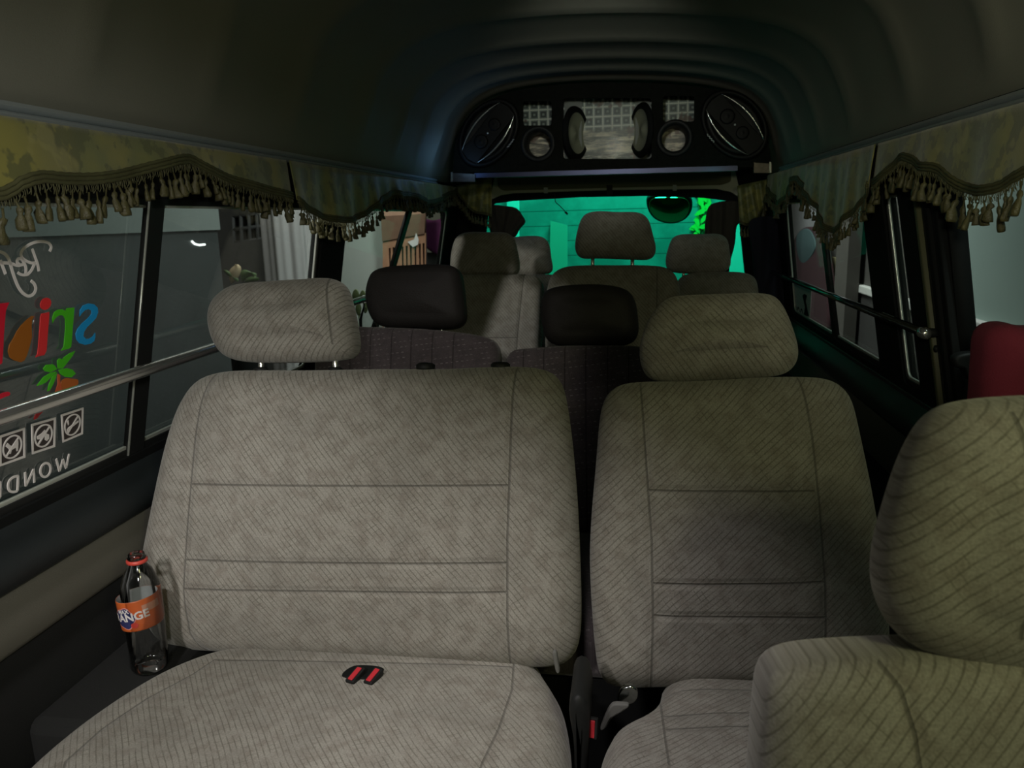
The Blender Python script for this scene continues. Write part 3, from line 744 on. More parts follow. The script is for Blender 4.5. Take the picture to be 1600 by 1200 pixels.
# emblem and words bent round the label: angle measured from the side facing the seats ahead
OL = Ob+V3((.005, 0, 0))
ca = (OL - CAM); a_cam = math.atan2(-ca.y, -ca.x)
def onlabel(du, dv, off):
    a = a_cam + du/rl            # du to the right seen from in front
    e1 = V3((math.cos(a), math.sin(a), 0)); e1 = (e1 - axl*e1.dot(axl)).normalized()
    return OL + axl*((lo+hi)/2 + dv) + e1*(rl+off)
def decal(name, poly, off, mat):
    cu = bpy.data.curves.new('c', 'CURVE'); cu.dimensions = '2D'; cu.fill_mode = 'BOTH'
    s = cu.splines.new('POLY'); s.points.add(len(poly)-1); s.use_cyclic_u = True
    for p, q in zip(s.points, poly): p.co = (q[0], q[1], 0, 1)
    return curve_on_label(name, cu, off, mat)
def curve_on_label(name, cu, off, mat, x=0, y=0, rot=0.0):
    ob = bpy.data.objects.new('c', cu); C.objects.link(ob)
    dg = bpy.context.evaluated_depsgraph_get(); dg.update()
    me = bpy.data.meshes.new_from_object(ob.evaluated_get(dg)); bpy.data.objects.remove(ob)
    bm = bmesh.new(); bm.from_mesh(me)
    for _ in range(2):
        ed = [e for e in bm.edges if e.calc_length() > .004]
        if ed: bmesh.ops.subdivide_edges(bm, edges=ed, cuts=1)
    bmesh.ops.triangulate(bm, faces=bm.faces)
    for v in bm.verts:
        u = v.co.x*math.cos(rot) - v.co.y*math.sin(rot) + x; w = v.co.x*math.sin(rot) + v.co.y*math.cos(rot) + y
        v.co = onlabel(u, w, off)
    bm.to_mesh(me); bm.free(); me.name = name; me.materials.clear(); me.materials.append(M[mat])
    return link(bpy.data.objects.new(name, me), bt)
def blob(cx, cy, rx, ry, wob=.08, n=28):
    return [(cx+rx*math.cos(t*2*math.pi/n)*(1+wob*math.cos(5*t*2*math.pi/n)), cy+ry*math.sin(t*2*math.pi/n)*(1+wob*math.cos(5*t*2*math.pi/n))) for t in range(n)]
decal('emblem_rim', blob(-.028, -.002, .0195, .0195), .0008, 'label_rim')
decal('emblem', blob(-.028, -.002, .0178, .0178), .0011, 'label_navy')
decal('label_patch', [(.004, .004), (.036, .004), (.036, .017), (.004, .017)], .0008, 'label_pale')
decal('fruit', blob(-.012, -.015, .006, .005, .05), .0012, 'cap_ring')
def text_label(s, size, x, y, mat, bold=.0005):
    cu = bpy.data.curves.new('t', 'FONT'); cu.body = s; cu.size = size; cu.align_x = 'CENTER'; cu.align_y = 'CENTER'; cu.offset = bold; cu.resolution_u = 3
    curve_on_label('lettering', cu, .0015, mat, x, y, .06)
text_label('ORANGE', .0195, -.0265, -.001, 'white_letter', .0006)
text_label('MAX', .010, -.028, .0105, 'white_letter', .0003)

p = atx(576, 512, -.872)
wb = thing('bottle', 'small clear water bottle on the window ledge beside the black headrest', 'bottle', (p.x, p.y, .776))
zt = atx(576, 462, -.872).z - .776
mesh('body', *g_lathe([(.024, 0), (.031, .006), (.031, zt*.35), (.029, zt*.38), (.031, zt*.41), (.031, zt*.62), (.013, zt*.84), (.013, zt*.92)], wb.location, (0, 0, 1), 24, True, False), 'pet', wb)
mesh('cap', *g_lathe([(.015, zt*.90), (.015, zt), (.013, zt+.003)], wb.location, (0, 0, 1), 20), 'badge', wb)
structure(bevel(mesh('trim_10', *g_box(XL-.004, -.835, p.y-.25, p.y+.25, .69, .776), 'vinyl', smooth=False), .015))

# ---------------------------------------------------------------- window lettering (stuck on the outside, so read mirrored)
FS = FL.shift(-.0176)
def c2(pts): return [(x*.10625, 360+y*.10625) for x, y in pts]
def c3(pts): return [(x*.14167, 450+y*.14167) for x, y in pts]
def c4(pts): return [(x*.15829, 600+y*.15829) for x, y in pts]
def g_stroke(uv, w, fr, th=.0012):
    P = catmull(uv, max(8, len(uv)*5), False); n = len(P); V, Fc = [], []
    for i, p in enumerate(P):
        t = P[min(i+1, n-1)] - P[max(i-1, 0)]; q = V3((-t.y, t.x, 0)).normalized()*(w/2)
        for s in (q, -q):
            for h in (0, -th): V.append(fr.pt(p.x+s.x, p.y+s.y, h))
    for i in range(n-1):
        a, b = i*4, i*4+4
        Fc += [(a, b, b+2, a+2), (a+1, a+3, b+3, b+1), (a, a+1, b+1, b), (a+2, b+2, b+3, a+3)]
    Fc += [(0, 2, 3, 1), (n*4-4, n*4-3, n*4-1, n*4-2)]
    return V, Fc
def strokes(name, lists, w, fr, mat, parent):
    return mesh(name, *join(*[g_stroke(fr.uvs(l), w, fr) for l in lists]), mat, parent, smooth=False)
def shape(name, px, mat, parent, fr=FS, th=.0015, round_=True):
    q = fr.uvs(px)
    if round_: q = [(p.x, p.y) for p in catmull(q, max(24, len(q)*4))]
    return plate(name, q, [], th, fr, mat, parent)
ref = FS.pt(*FS.uv(60, 420))
sc_ = thing('window_lettering', 'white handwriting style words at the top of the lettered side window', 'lettering', ref)
strokes('letter', [c2([(735, 310), (757, 250), (735, 200), (680, 172), (600, 163), (500, 182), (400, 232), (333, 292), (314, 360), (340, 412), (400, 455), (470, 480), (520, 476)]), c2([(520, 476), (465, 590), (412, 648)]), c2([(478, 272), (520, 390), (558, 500), (576, 600)])], .0042, FS, 'white_letter', sc_)
strokes('letter', [c2([(412, 648), (345, 656), (295, 642), (266, 618)]), c2([(382, 640), (386, 560), (352, 465), (310, 417), (266, 425), (258, 470), (296, 512), (250, 516), (190, 492)]), c2([(345, 500), (300, 512)])], .0042, FS, 'white_letter', sc_)
strokes('letter', [c2([(190, 492), (110, 480), (0, 478), (-80, 470)]), c2([(-30, 315), (15, 318), (72, 345), (122, 402), (152, 475), (182, 585), (222, 705), (282, 845), (352, 932), (430, 966), (500, 932), (530, 862), (512, 792), (460, 742)])], .0046, FS, 'white_letter', sc_)
strokes('letter', [c2([(10, 440), (48, 540), (86, 642)])], .0046, FS, 'white_letter', sc_)
lg = thing('window_lettering', 'big coloured letters with an orange island shape on the left side window', 'lettering', FS.pt(*FS.uv(60, 520)))
shape('letter', c3([(880, 315), (886, 245), (918, 195), (980, 170), (1040, 180), (1078, 218), (1083, 270), (1062, 330), (1012, 385), (960, 432), (928, 485), (920, 532), (950, 562), (990, 560), (1028, 532), (1052, 492), (1053, 540), (1040, 585), (1000, 615), (940, 628), (880, 610), (846, 566), (838, 505), (858, 452), (908, 392), (968, 340), (1010, 290), (1014, 252), (980, 232), (938, 245), (902, 282)]), 'blue_letter', lg, round_=False)
shape('letter', c3([(740, 225), (822, 215), (815, 300), (805, 420), (795, 560), (785, 650), (760, 670), (720, 680), (678, 692), (705, 650), (715, 560), (725, 440), (722, 340), (700, 305), (665, 300), (630, 315), (600, 350), (582, 390), (580, 330), (600, 270), (640, 240), (690, 235), (725, 255)]), 'green_letter', lg, round_=False)
shape('letter', c3([(460, 285), (545, 265), (545, 300), (530, 480), (515, 690), (490, 740), (440, 750), (395, 765), (415, 730), (425, 650), (440, 450), (448, 320)]), 'red_letter', lg, round_=False)
shape('letter_dot', c3([(507+58*math.cos(t*math.pi/8)+12*math.sin(-t*math.pi/8), 175+68*math.sin(t*math.pi/8)) for t in range(16)]), 'red_letter', lg, round_=False)
shape('island', c3([(380, 312), (350, 310), (300, 350), (240, 410), (190, 480), (150, 560), (105, 630), (92, 700), (110, 765), (160, 800), (230, 820), (270, 800), (300, 740), (330, 640), (355, 540), (350, 420), (355, 350)]), 'orange_letter', lg, round_=False)
shape('letter', c3([(-70, 180), (105, 160), (85, 200), (65, 250), (45, 500), (35, 700), (25, 830), (-70, 890)]), 'crimson_letter', lg, round_=False)
shape('swoosh', c3([(-60, 1195), (0, 1172), (60, 1150), (105, 1148), (112, 1178), (60, 1200), (-60, 1240)]), 'crimson_letter', lg)
pm = thing('window_emblem', 'green palm tree emblem with red swoosh, crossed by the grab rail', 'emblem', FS.pt(*FS.uv(90, 590)))
for L in ([(640, 890), (635, 800), (660, 775), (690, 790), (710, 765), (770, 720), (832, 692), (800, 750), (740, 830), (690, 890)], [(630, 895), (560, 930), (500, 920), (480, 890), (510, 850), (580, 840), (610, 860)],
          [(650, 905), (740, 885), (800, 900), (838, 945), (790, 985), (720, 980), (670, 950)], [(625, 920), (560, 935), (480, 985), (410, 1080), (450, 1070), (510, 1040), (580, 970)], [(630, 930), (580, 980), (545, 1060), (525, 1140), (550, 1130), (590, 1060), (620, 980)]):
    shape('leaf', c3(L), 'green_letter', pm, round_=False)
shape('trunk', c3([(640, 950), (665, 960), (665, 1040), (690, 1110), (690, 1170), (600, 1190), (640, 1060)]), 'brick_letter', pm, round_=False)
shape('sun', c3([(678, 1035), (720, 998), (800, 1002), (860, 1012), (862, 1055), (800, 1110), (700, 1150), (680, 1100)]), plain('orange sun', (.50, .13, .02), .5), pm)
shape('swoosh', c4([(340, 352), (350, 310), (400, 250), (480, 200), (580, 160), (700, 125), (842, 92), (830, 108), (720, 138), (620, 168), (500, 218), (410, 288), (360, 345)]), 'red_letter', pm)
quads = [([(5, 520), (240, 440), (245, 720), (5, 805)], 'square white sign of a crossed-out dog on the side window, partly out of frame', 0),
         ([(318, 405), (545, 338), (540, 615), (325, 685)], 'square white sign with a crossed-out shape, centre one of the row under the grab rail', 1),
         ([(612, 310), (820, 240), (815, 490), (625, 570)], 'square white no-smoking sign on the side window, nearest the pane divider', 2)]
for q, lab_, kind in quads:
    q = FS.uvs(c4(q))
    def bl(s, t, q=q):
        a = V3((*q[0], 0)).lerp(V3((*q[1], 0)), s); b = V3((*q[3], 0)).lerp(V3((*q[2], 0)), s); c = a.lerp(b, t); return (c.x, c.y)
    sg = thing('window_sign', lab_, 'sign', FS.pt(*bl(.5, .5)), 'prohibition signs on the side window')
    plate('sign_ground', [bl(0, 0), bl(1, 0), bl(1, 1), bl(0, 1)], [], .0006, FS.shift(-.0012), 'sign_ground', sg)
    plate('border', [bl(-.03, -.03), bl(1.03, -.03), bl(1.03, 1.03), bl(-.03, 1.03)], [[bl(.045, .045), bl(.955, .045), bl(.955, .955), bl(.045, .955)]], .0012, FS, 'white_letter', sg)
    def circ(r): return [bl(.5+r*math.cos(t*math.pi/16), .5+r*math.sin(t*math.pi/16)) for t in range(32)]
    plate('ring', circ(.41), [circ(.355)], .0012, FS, 'white_letter', sg)
    plate('slash', [bl(.19, .77), bl(.77, .19), bl(.81, .23), bl(.23, .81)], [], .0014, FS.shift(.0002), 'white_letter', sg)
    if kind == 0: fig = [[(.22, .40), (.30, .30), (.40, .42), (.50, .46), (.66, .36), (.72, .24), (.74, .44), (.72, .70), (.66, .70), (.63, .56), (.46, .60), (.42, .72), (.36, .70), (.36, .54)]]
    elif kind == 1: fig = [[(.20, .46), (.40, .40), (.55, .30), (.62, .38), (.60, .50), (.40, .60), (.22, .56)], [(.56, .52), (.64, .46), (.74, .52), (.74, .66), (.64, .72), (.55, .66)]]
    else: fig = [[(.26, .56), (.78, .40), (.80, .48), (.28, .64)], [(.24, .30), (.30, .26), (.32, .42), (.27, .46)], [(.22, .60), (.28, .58), (.30, .72), (.24, .72)]]
    for fp in fig: plate('pictogram', [bl(*p) for p in fp], [], .0012, FS, 'white_letter', sg)
wo = thing('window_lettering', 'thin white capitals along the bottom of the lettered window', 'lettering', FS.pt(*FS.uv(50, 740)))
for L in ([[(685, 690), (655, 832)], [(655, 832), (624, 745)], [(624, 745), (590, 862)], [(590, 862), (558, 740)]], [[(452+50*math.cos(t*math.pi/10)+8*math.sin(-t*math.pi/10), 850+68*math.sin(t*math.pi/10)) for t in range(21)]],
          [[(250, 872), (258, 1008)], [(258, 1008), (334, 842)], [(334, 842), (342, 974)]], [[(182, 908), (176, 1056)], [(182, 908), (132, 922), (94, 960), (83, 1010), (98, 1055), (140, 1066), (176, 1056)]], [[(4, 968), (4, 1120)], [(4, 968), (-60, 990)], [(4, 1040), (-50, 1060)], [(4, 1120), (-60, 1142)]]):
    strokes('letter', [c4(l) for l in L], .0038, FS, 'white_letter', wo)

# ---------------------------------------------------------------- valances with braid, fringe and tassels
def tassel_mesh(k):
    rnd = random.Random(k)
    V, Fc = g_lathe([(.0012, 0), (.0012, -.010), (.0034, -.012), (.0040, -.016), (.0026, -.020), (.0050, -.026), (.0062, -.036), (.0056, -.040)], (0, 0, 0), (0, 0, 1), 10)
    V = [(x*(1+.5*rnd.random()) + .0016*math.sin(z*180+k), y*.8, z*(1+.1*math.sin(k))) for x, y, z in V]
    me = bpy.data.meshes.new('tassel'); me.from_pydata(V, [], Fc); me.shade_smooth(); me.materials.append(M['tassel'])
    return me
TM = [tassel_mesh(k) for k in range(5)]
def valance(label, X, s, ztop, curve, name='curtain_valance', group='fringed window valances', folds=(38, .007), step=.0185, extra=None, tlen=1.0):
    """curve: list of (y, z) of the lower edge, ordered along the van; s = +1 when the cloth faces +x"""
    v = thing(name, label, 'curtain', (X, curve[0][0], ztop), group)
    P = catmull([(a, b) for a, b in curve], 220, False)
    rnd = random.Random(label)
    ph = rnd.random()*6
    def fold(y, t): return s*(folds[1]*math.sin(y*folds[0]+ph) + folds[1]*.6*math.sin(y*folds[0]*2.3+ph*2))*(.25+.75*t) + s*.006*t
    rows = 9; V, Fc = [], []
    for i, p in enumerate(P):
        for j in range(rows):
            t = j/(rows-1); V.append((X+fold(p.x, t), p.x, ztop+(p.y-ztop)*t + .004*math.sin(p.x*23+ph)*t*(1-t)*4))
    for i in range(len(P)-1):
        for j in range(rows-1): Fc.append((i*rows+j, i*rows+j+1, (i+1)*rows+j+1, (i+1)*rows+j))
    c = mesh('cloth', V, Fc, 'brocade', v); m = c.modifiers.new('solid', 'SOLIDIFY'); m.thickness = .0025; m.offset = 0
    edge = [(X+fold(p.x, 1), p.x, p.y) for p in P]
    # braid: two cords and a flat band
    parts = []
    for dz, r, dx in ((.006, .0032, .003), (0, .0036, .0035), (-.006, .0034, .003)):
        parts.append(g_tube([(x+s*dx, y, z+dz+.0006*math.sin(i*1.9)) for i, (x, y, z) in enumerate(edge)], r, 6))
    mesh('braid', *join(*parts), 'thread', v)
    L = [0]
    for a, b in zip(P, P[1:]): L.append(L[-1]+(b-a).length)
    def at(d):
        for i in range(len(L)-1):
            if L[i+1] >= d:
                f = (d-L[i])/max(L[i+1]-L[i], 1e-9); a, b = V3(edge[i]), V3(edge[i+1]); return a.lerp(b, f)
        return V3(edge[-1])
    # fringe of looped threads
    th = []; d = .002
    while d < L[-1]:
        p = at(d); q = rnd.uniform(.010, .017)
        th.append(g_tube([(p.x+s*.003, p.y, p.z-.005), (p.x+s*.004, p.y+rnd.uniform(-.002, .002), p.z-.007-q*.6), (p.x+s*.003, p.y+rnd.uniform(-.004, .004), p.z-.007-q)], .0007, 4)); d += .0042
    mesh('fringe', *join(*th), 'thread', v)['kind'] = 'stuff'
    d = .01; n = 0
    while d < L[-1]-.004 and n < 98:
        p = at(d); o = bpy.data.objects.new('tassel', TM[n % 5]) if n < 1 else first.copy()
        if n < 1: first = o
        o.data = TM[rnd.randrange(5)]
        link(o, v); o.location = (p.x+s*.004, p.y, p.z-.012-rnd.uniform(0, .008))
        o.rotation_euler = (rnd.uniform(-.22, .22), rnd.uniform(-.15, .15), rnd.uniform(0, 6)); k = rnd.uniform(.85, 1.15)*tlen; o.scale = (k, k, k)
        d += step*rnd.uniform(.8, 1.2); n += 1
    return v
def curve_x(px, X):
    out = []
    for x, y in px:
        p = atx(x, y, X); out.append((p.y, p.z))
    return out
ZR = 1.371
cA = curve_x([(2, 300), (22, 286), (50, 277), (90, 279), (140, 279), (190, 272), (240, 258), (270, 250), (290, 249), (315, 262), (345, 275), (385, 288), (420, 298), (452, 306)], -.826)
cA = [(cA[0][0]-.45, cA[0][1]-.01), (cA[0][0]-.25, cA[0][1]+.0), (cA[0][0]-.08, cA[0][1]-.012)] + cA
valance('olive brocade valance over the lettered window, nearest the front', -.826, 1, ZR, cA, folds=(17, .0035), step=.0195, tlen=1.05)
cB = curve_x([(456, 312), (480, 328), (510, 340), (545, 343), (568, 333), (585, 318), (600, 308), (612, 301), (625, 303), (640, 303), (652, 308), (668, 315), (684, 311), (698, 303), (712, 297)], -.822)
valance('green olive valance hanging in a deep scallop on the left behind the black slit', -.822, 1, ZR, cB, folds=(22, .006), step=.021)
cC = curve_x([(1600, 275), (1570, 292), (1540, 297), (1510, 292), (1490, 278), (1470, 262), (1445, 258), (1425, 247), (1412, 245), (1398, 260), (1382, 278), (1368, 285)], .592)
cC = [(cC[0][0]-1.0, cC[0][1]-.01), (cC[0][0]-.75, cC[0][1]+.02), (cC[0][0]-.55, cC[0][1]-.02), (cC[0][0]-.40, cC[0][1]+.0), (cC[0][0]-.2, cC[0][1]-.02), (cC[0][0]-.10, cC[0][1]+.015)] + cC
valance('gold olive valance with long tassels over the open side doorway', .592, -1, ZR, cC, folds=(20, .004), step=.024, tlen=1.15)
cD = curve_x([(1364, 288), (1352, 310), (1335, 332), (1320, 348), (1306, 360), (1294, 352), (1282, 332), (1268, 308), (1256, 290), (1247, 278), (1236, 290), (1228, 308), (1220, 318), (1212, 308), (1205, 296), (1198, 292)], .588)
valance('pointed olive valance above the windows behind the open doorway', .588, -1, ZR, cD, folds=(26, .006), step=.020)
# short corner valances by the rear window
def corner(label, pts_top, bottom, Y, mat='brocade'):
    f = Frame((0, Y, 0), (1, 0, 0), (0, 0, 1)); f.N = V3((0, -1, 0))
    v = thing('curtain_valance', label, 'curtain', f.pt(*f.uv(*pts_top[0])), 'fringed window valances')
    a = f.uvs(pts_top); b = [(p.x, p.y) for p in catmull(f.uvs(bottom), 50, False)]
    V, Fc = [], []
    for i, (u, w) in enumerate(b):
        t = i/(len(b)-1); tu = a[0][0]+(a[1][0]-a[0][0])*t; tw = a[0][1]+(a[1][1]-a[0][1])*t
        for j in range(8):
            k = j/7; V.append(f.pt(tu+(u-tu)*k, tw+(w-tw)*k, .010*math.sin(t*19)*(.3+.7*k)))
    for i in range(len(b)-1):
        for j in range(7): Fc.append((i*8+j, i*8+j+1, i*8+j+9, i*8+j+8))
    c = mesh('cloth', V, Fc, mat, v); m = c.modifiers.new('solid', 'SOLIDIFY'); m.thickness = .003; m.offset = 0
    edge = [V3(V[i*8+7]) for i in range(len(b))]
    mesh('braid', *join(g_tube([p+V3((0, -.004, 0)) for p in edge], .004, 6), g_tube([p+V3((0, -.004, .007)) for p in edge], .003, 6)), 'thread', v)
    for i in range(2, len(b)-1, 4):
        o = bpy.data.objects.new('tassel', TM[i % 5]); link(o, v); o.location = edge[i]+V3((0, -.004, -.01)); o.scale = (1.1, 1.1, 1.1)
    return v
corner('tawny corner valance left of the rear window', [(712, 290), (768, 277)], [(714, 300), (726, 316), (742, 332), (755, 334), (768, 338)], 3.74)
corner('dim olive corner valance right of the rear window', [(1152, 290), (1200, 280)], [(1156, 348), (1168, 352), (1180, 346), (1190, 328), (1198, 306)], 3.74)

# ---------------------------------------------------------------- rear curtains
def gathered(name, label, outline, Y, mat, pleats, depth=.03, fan=None):
    f = Frame((0, Y, 0), (1, 0, 0), (0, 0, 1)); f.N = V3((0, -1, 0))
    t = thing(name, label, 'curtain', f.pt(*f.uv(*outline[0])), 'gathered curtains')
    q = f.uvs(outline)
    def wav(u, v):
        if fan:
            c = f.uv(*fan); return .010*math.sin(math.atan2(v-c[1], u-c[0])*pleats)
        return .010*math.sin(u*pleats)
    cushion('cloth', q, f, depth, mat, t, R=.010, n=120, puff=.004, smooth=1, bend=wav)
    return t
g1 = gathered('curtain', 'dark fan of gathered curtain at the left of the rear window', [(768, 322), (790, 322), (806, 325), (815, 335), (821, 346), (812, 358), (803, 372), (790, 374), (770, 372), (764, 345)], 3.78, 'brown_cloth', 16, fan=(785, 385))
g2 = gathered('curtain', 'dark brown curtain gathered at the right of the rear window', [(1108, 322), (1125, 315), (1150, 314), (1160, 318), (1160, 345), (1152, 352), (1148, 380), (1140, 410), (1136, 432), (1100, 432), (1101, 380), (1102, 345)], 3.76, 'brown_cloth', 110)
gathered('curtain', 'dark navy curtain hanging in the rear right corner of the cabin', [(1172, 345), (1195, 338), (1212, 340), (1222, 380), (1232, 440), (1232, 560), (1195, 560), (1182, 470), (1176, 400)], 3.64, 'navy_cloth', 90)
wr = thing('wire', 'short dark wire dangling from the top of the rear window', 'wire', aty(868, 310, 3.86))
mesh('cable', *g_tube([aty(x, y, 3.918) for x, y in ((866, 303), (868, 316), (875, 322), (881, 328), (884, 333))], .0022, 6), 'black_plastic', wr)
mesh('plug', *g_tube([aty(883, 331, 3.918), aty(887, 335, 3.918)], .005, 8), 'black_plastic', wr)
# rear under-view mirror fixed outside the glass
fm = Frame(aty(1046, 326, 4.10), (1, 0, 0), (0, -.62, .78), (0, -.78, -.62))
mr = thing('rear_mirror', 'dark rounded mirror mounted outside the green rear window', 'mirror', aty(1046, 308, 4.1))
cushion('housing', fm.uvs([(1012, 306), (1044, 302), (1078, 306), (1082, 322), (1074, 338), (1056, 347), (1036, 346), (1020, 338), (1011, 322)]), fm, .04, plain('mirror rim', (.03, .05, .04), .4), mr, R=.015, n=64, puff=.012)
cushion('mirror_glass', fm.uvs([(1017, 307), (1045, 304), (1073, 307), (1077, 321), (1070, 335), (1055, 342), (1037, 341), (1023, 334), (1015, 321)]), fm.shift(.022), .010, plain('green mirror glass', (.45, .75, .30), .10, .95), mr, R=.004, n=64, puff=.018)
mesh('arm', *g_tube([aty(1046, 304, 4.10), aty(1046, 285, 4.02)], .012, 10), 'black_plastic', mr)

# ---------------------------------------------------------------- speaker box
YP = 3.38
fp = Frame((0, YP, 0), (1, 0, 0), (0, 0, 1)); fp.N = V3((0, -1, 0))
sb = thing('speaker_box', 'black arched speaker box under the roof above the rear window', 'speaker box', fp.pt(*fp.uv(955, 270)))
bo = [(p.x, p.y) for p in catmull(fp.uvs([(708, 270), (711, 225), (721, 197), (742, 171), (774, 152), (822, 139), (890, 131), (960, 129), (1040, 131), (1098, 137), (1148, 150), (1179, 172), (1197, 207), (1206, 260)]), 80, False)]
def rr_px(x0, x1, y0, y1, r):
    a = fp.uvs([(x0, y0), (x1, y0), (x1, y1), (x0, y1)]); return rpoly(a, r)
def circ_px(cx, cy, r, k=1.0):
    c = fp.uv(cx, cy); return [(c[0]+r*math.cos(t*math.pi/16), c[1]+r*math.sin(t*math.pi/16)) for t in range(32)]
holes = [rr_px(817, 862, 158, 196, .012), rr_px(880, 1018, 153, 248, .016), rr_px(1036, 1085, 150, 190, .012), circ_px(841, 225, .058), circ_px(1054, 216, .058)]
plate('front_board', bo, holes, .018, fp, 'board', sb)
# box shell behind
fpb = fp.shift(-.150)
plate('picture_panel', [(u*.98-.002, v) for u, v in bo], [], .012, fpb, 'print', sb)
def shell():
    V, Fc = [], []; n = len(bo)
    for (u, v) in bo: V += [fp.pt(u, v, -.017), fp.pt(u, v, -.165)]
    for i in range(n): j = (i+1) % n; Fc.append((2*i, 2*j, 2*j+1, 2*i+1))
    o = mesh('box_shell', V, Fc, 'board', sb); m = o.modifiers.new('s', 'SOLIDIFY'); m.thickness = .006; m.offset = 0
shell()
for x0, x1, y0, y1 in ((817, 862, 158, 196), (880, 1018, 153, 248), (1036, 1085, 150, 190)):
    plate('clear_pane', rr_px(x0-1, x1+1, y0-1, y1+1, .014), [], .003, fp.shift(-.018), 'glass_clear', sb)
for x, y in ((841, 225), (1054, 216)):
    u, v = fp.uv(x, y)
    mesh('port_tube', *g_lathe([(.050, -.10), (.052, .0), (.058, .010), (.070, .012), (.074, .006), (.074, -.002), (.056, -.004), (.054, -.10)], fp.pt(u, v, .002), fp.N, 40, False, False), 'black_plastic', sb)
# woofers inside, facing sideways
for x, y, s in ((899, 205, 1), (1001, 200, -1)):
    u, v = fp.uv(x, y); A = (fp.U*.92*s + fp.N*.39).normalized(); O = fp.pt(u-.0*s, v, -.085)
    w = mesh('woofer', *g_lathe([(.085, .004), (.098, .010), (.108, .004), (.112, -.004), (.112, -.010), (.080, -.010)], O, A, 40, False, False), 'black_matte', sb)
    mesh('cone', *g_lathe([(.088, .004), (.050, -.012), (.030, -.016), (.022, -.008), (.001, -.002)], O, A, 36, False, False), 'sub_cone', w)
    mesh('magnet', *g_lathe([(.030, -.02), (.045, -.03), (.045, -.055), (.02, -.055)], O, A, 28, True, True), 'black_matte', w)
for nm, px in (('baffle', [(878, 150), (906, 150), (906, 250), (878, 250)]), ('baffle', [(993, 150), (1020, 150), (1020, 250), (993, 250)])):
    plate(nm, fp.uvs(px), [], .008, fp.shift(-.132), 'grey_frame', sb)
def oval(cx, cy, ang, label, s):
    c = fp.uv(cx, cy); a = math.radians(ang)
    U = (fp.U*math.cos(a) + fp.V*math.sin(a)); V = (fp.V*math.cos(a) - fp.U*math.sin(a))
    fo = Frame(fp.pt(*c, .001), U, V, fp.N)
    t = None
    rx, ry = .158, .112
    def ell(k, kk=1.0, n=56): return [(rx*k*math.cos(i*2*math.pi/n), ry*k*kk*math.sin(i*2*math.pi/n)) for i in range(n)]
    def ring_mesh(name, prof, mat):
        V_, Fc = [], []; n = 56
        for k, h in prof: V_ += [fo.pt(u, v, h) for u, v in ell(k)]
        for i in range(len(prof)-1):
            for j in range(n): Fc.append((i*n+j, i*n+(j+1) % n, (i+1)*n+(j+1) % n, (i+1)*n+j))
        return mesh(name, V_, Fc, mat, t if t else sb)
    t = ring_mesh('oval_speaker', [(1.0, 0), (1.0, .016), (.96, .022), (.88, .022), (.84, .014), (.82, .004)], 'cone')
    ring_mesh('cone', [(.84, .006), (.76, .014), (.68, .008), (.45, .001), (.02, .0005)], 'cone')
    plate('bridge', [(-rx*.80, -.040), (rx*.80, -.040), (rx*.86, 0), (rx*.80, .040), (-rx*.80, .040), (-rx*.86, 0)], [], .010, fo.shift(.026), 'cone', t, .002)
    for q, h in ((-1, .030), (1, .030)):
        P = [fo.pt(rx*.80*x, q*(.040+.026*(1-x*x)), h-.004) for x in [i/12-1 for i in range(25)]]
        mesh('trim_arc', *g_tube(P, [.0012+.0042*math.sin(math.pi*i/24) for i in range(25)], 8), 'chrome', t)
    for x, r in ((-.045, .030), (.045, .026)):
        mesh('tweeter', *g_lathe([(r, 0), (r, .006), (r*.8, .010), (r*.5, .006), (.001, .012)], fo.pt(x, 0, .024), fo.N, 24), 'cone', t)
    mesh('badge_dot', *g_lathe([(.004, 0), (.004, .003), (.001, .004)], fo.pt(0, 0, .026), fo.N, 12), 'badge', t)
    # maker's script: a small pale wavy line on the rim
    fo2 = fo.shift(.024)
    pts = [(-.03*s*-1 + i*.004, -ry*.91 + .003*math.sin(i*2.1)) for i in range(12)]
    ro = mesh('badge_script', *g_stroke([(p[0]-.022, p[1]+.0) for p in pts], .0022, fo2), 'badge', t, smooth=False)
    return t
oval(764, 209, 48, 'black oval speaker with chrome arcs at the left end of the speaker box', 1)
oval(1147, 196, -47, 'black oval speaker with chrome arcs at the right end of the speaker box', -1)
# lower ledge strip and end brackets
plate('ledge_strip', fp.uvs([(742, 271), (1152, 259), (1152, 267), (742, 278)]), [], .04, fp.shift(.010), plain('dark blue strip', (.055, .06, .11), .35, .8), sb)
for x0, x1, y0, y1, lb_ in ((704, 742, 270, 284, 'left'), (1178, 1206, 254, 270, 'right')):
    f_ = fp.shift(.02)
    t = thing('bracket', 'shiny metal corner bracket under the %s end of the speaker box' % lb_, 'bracket', f_.pt(*f_.uv(x0, y1)), 'speaker box brackets')
    plate('plate', f_.uvs([(x0, y0), (x1, y0+2), (x1, y1), (x0, y1)]), [], .02, f_, plain('brown bracket metal', (.10, .085, .075), .35, .8, var=.4, vscale=90), t)
    xs = x0+2 if lb_ == 'left' else x1-3
    plate('clip', f_.uvs([(xs-1, y0-1), (xs+1.5, y0-1), (xs+1.5, y1), (xs-1, y1)]), [], .02, f_.shift(.006), 'chrome', t)

# ---------------------------------------------------------------- outside
def outside(name, verts_faces, mat, label, cat, kind=None):
    return meta(mesh(name, *verts_faces, mat, smooth=False), label if not kind else None, cat if not kind else None, None, kind)
outside('ground', g_box(-8, 6, -3, 12, -.45, -.40), plain('dark concrete', (.06, .06, .06), .9, var=.2), None, None, 'structure')
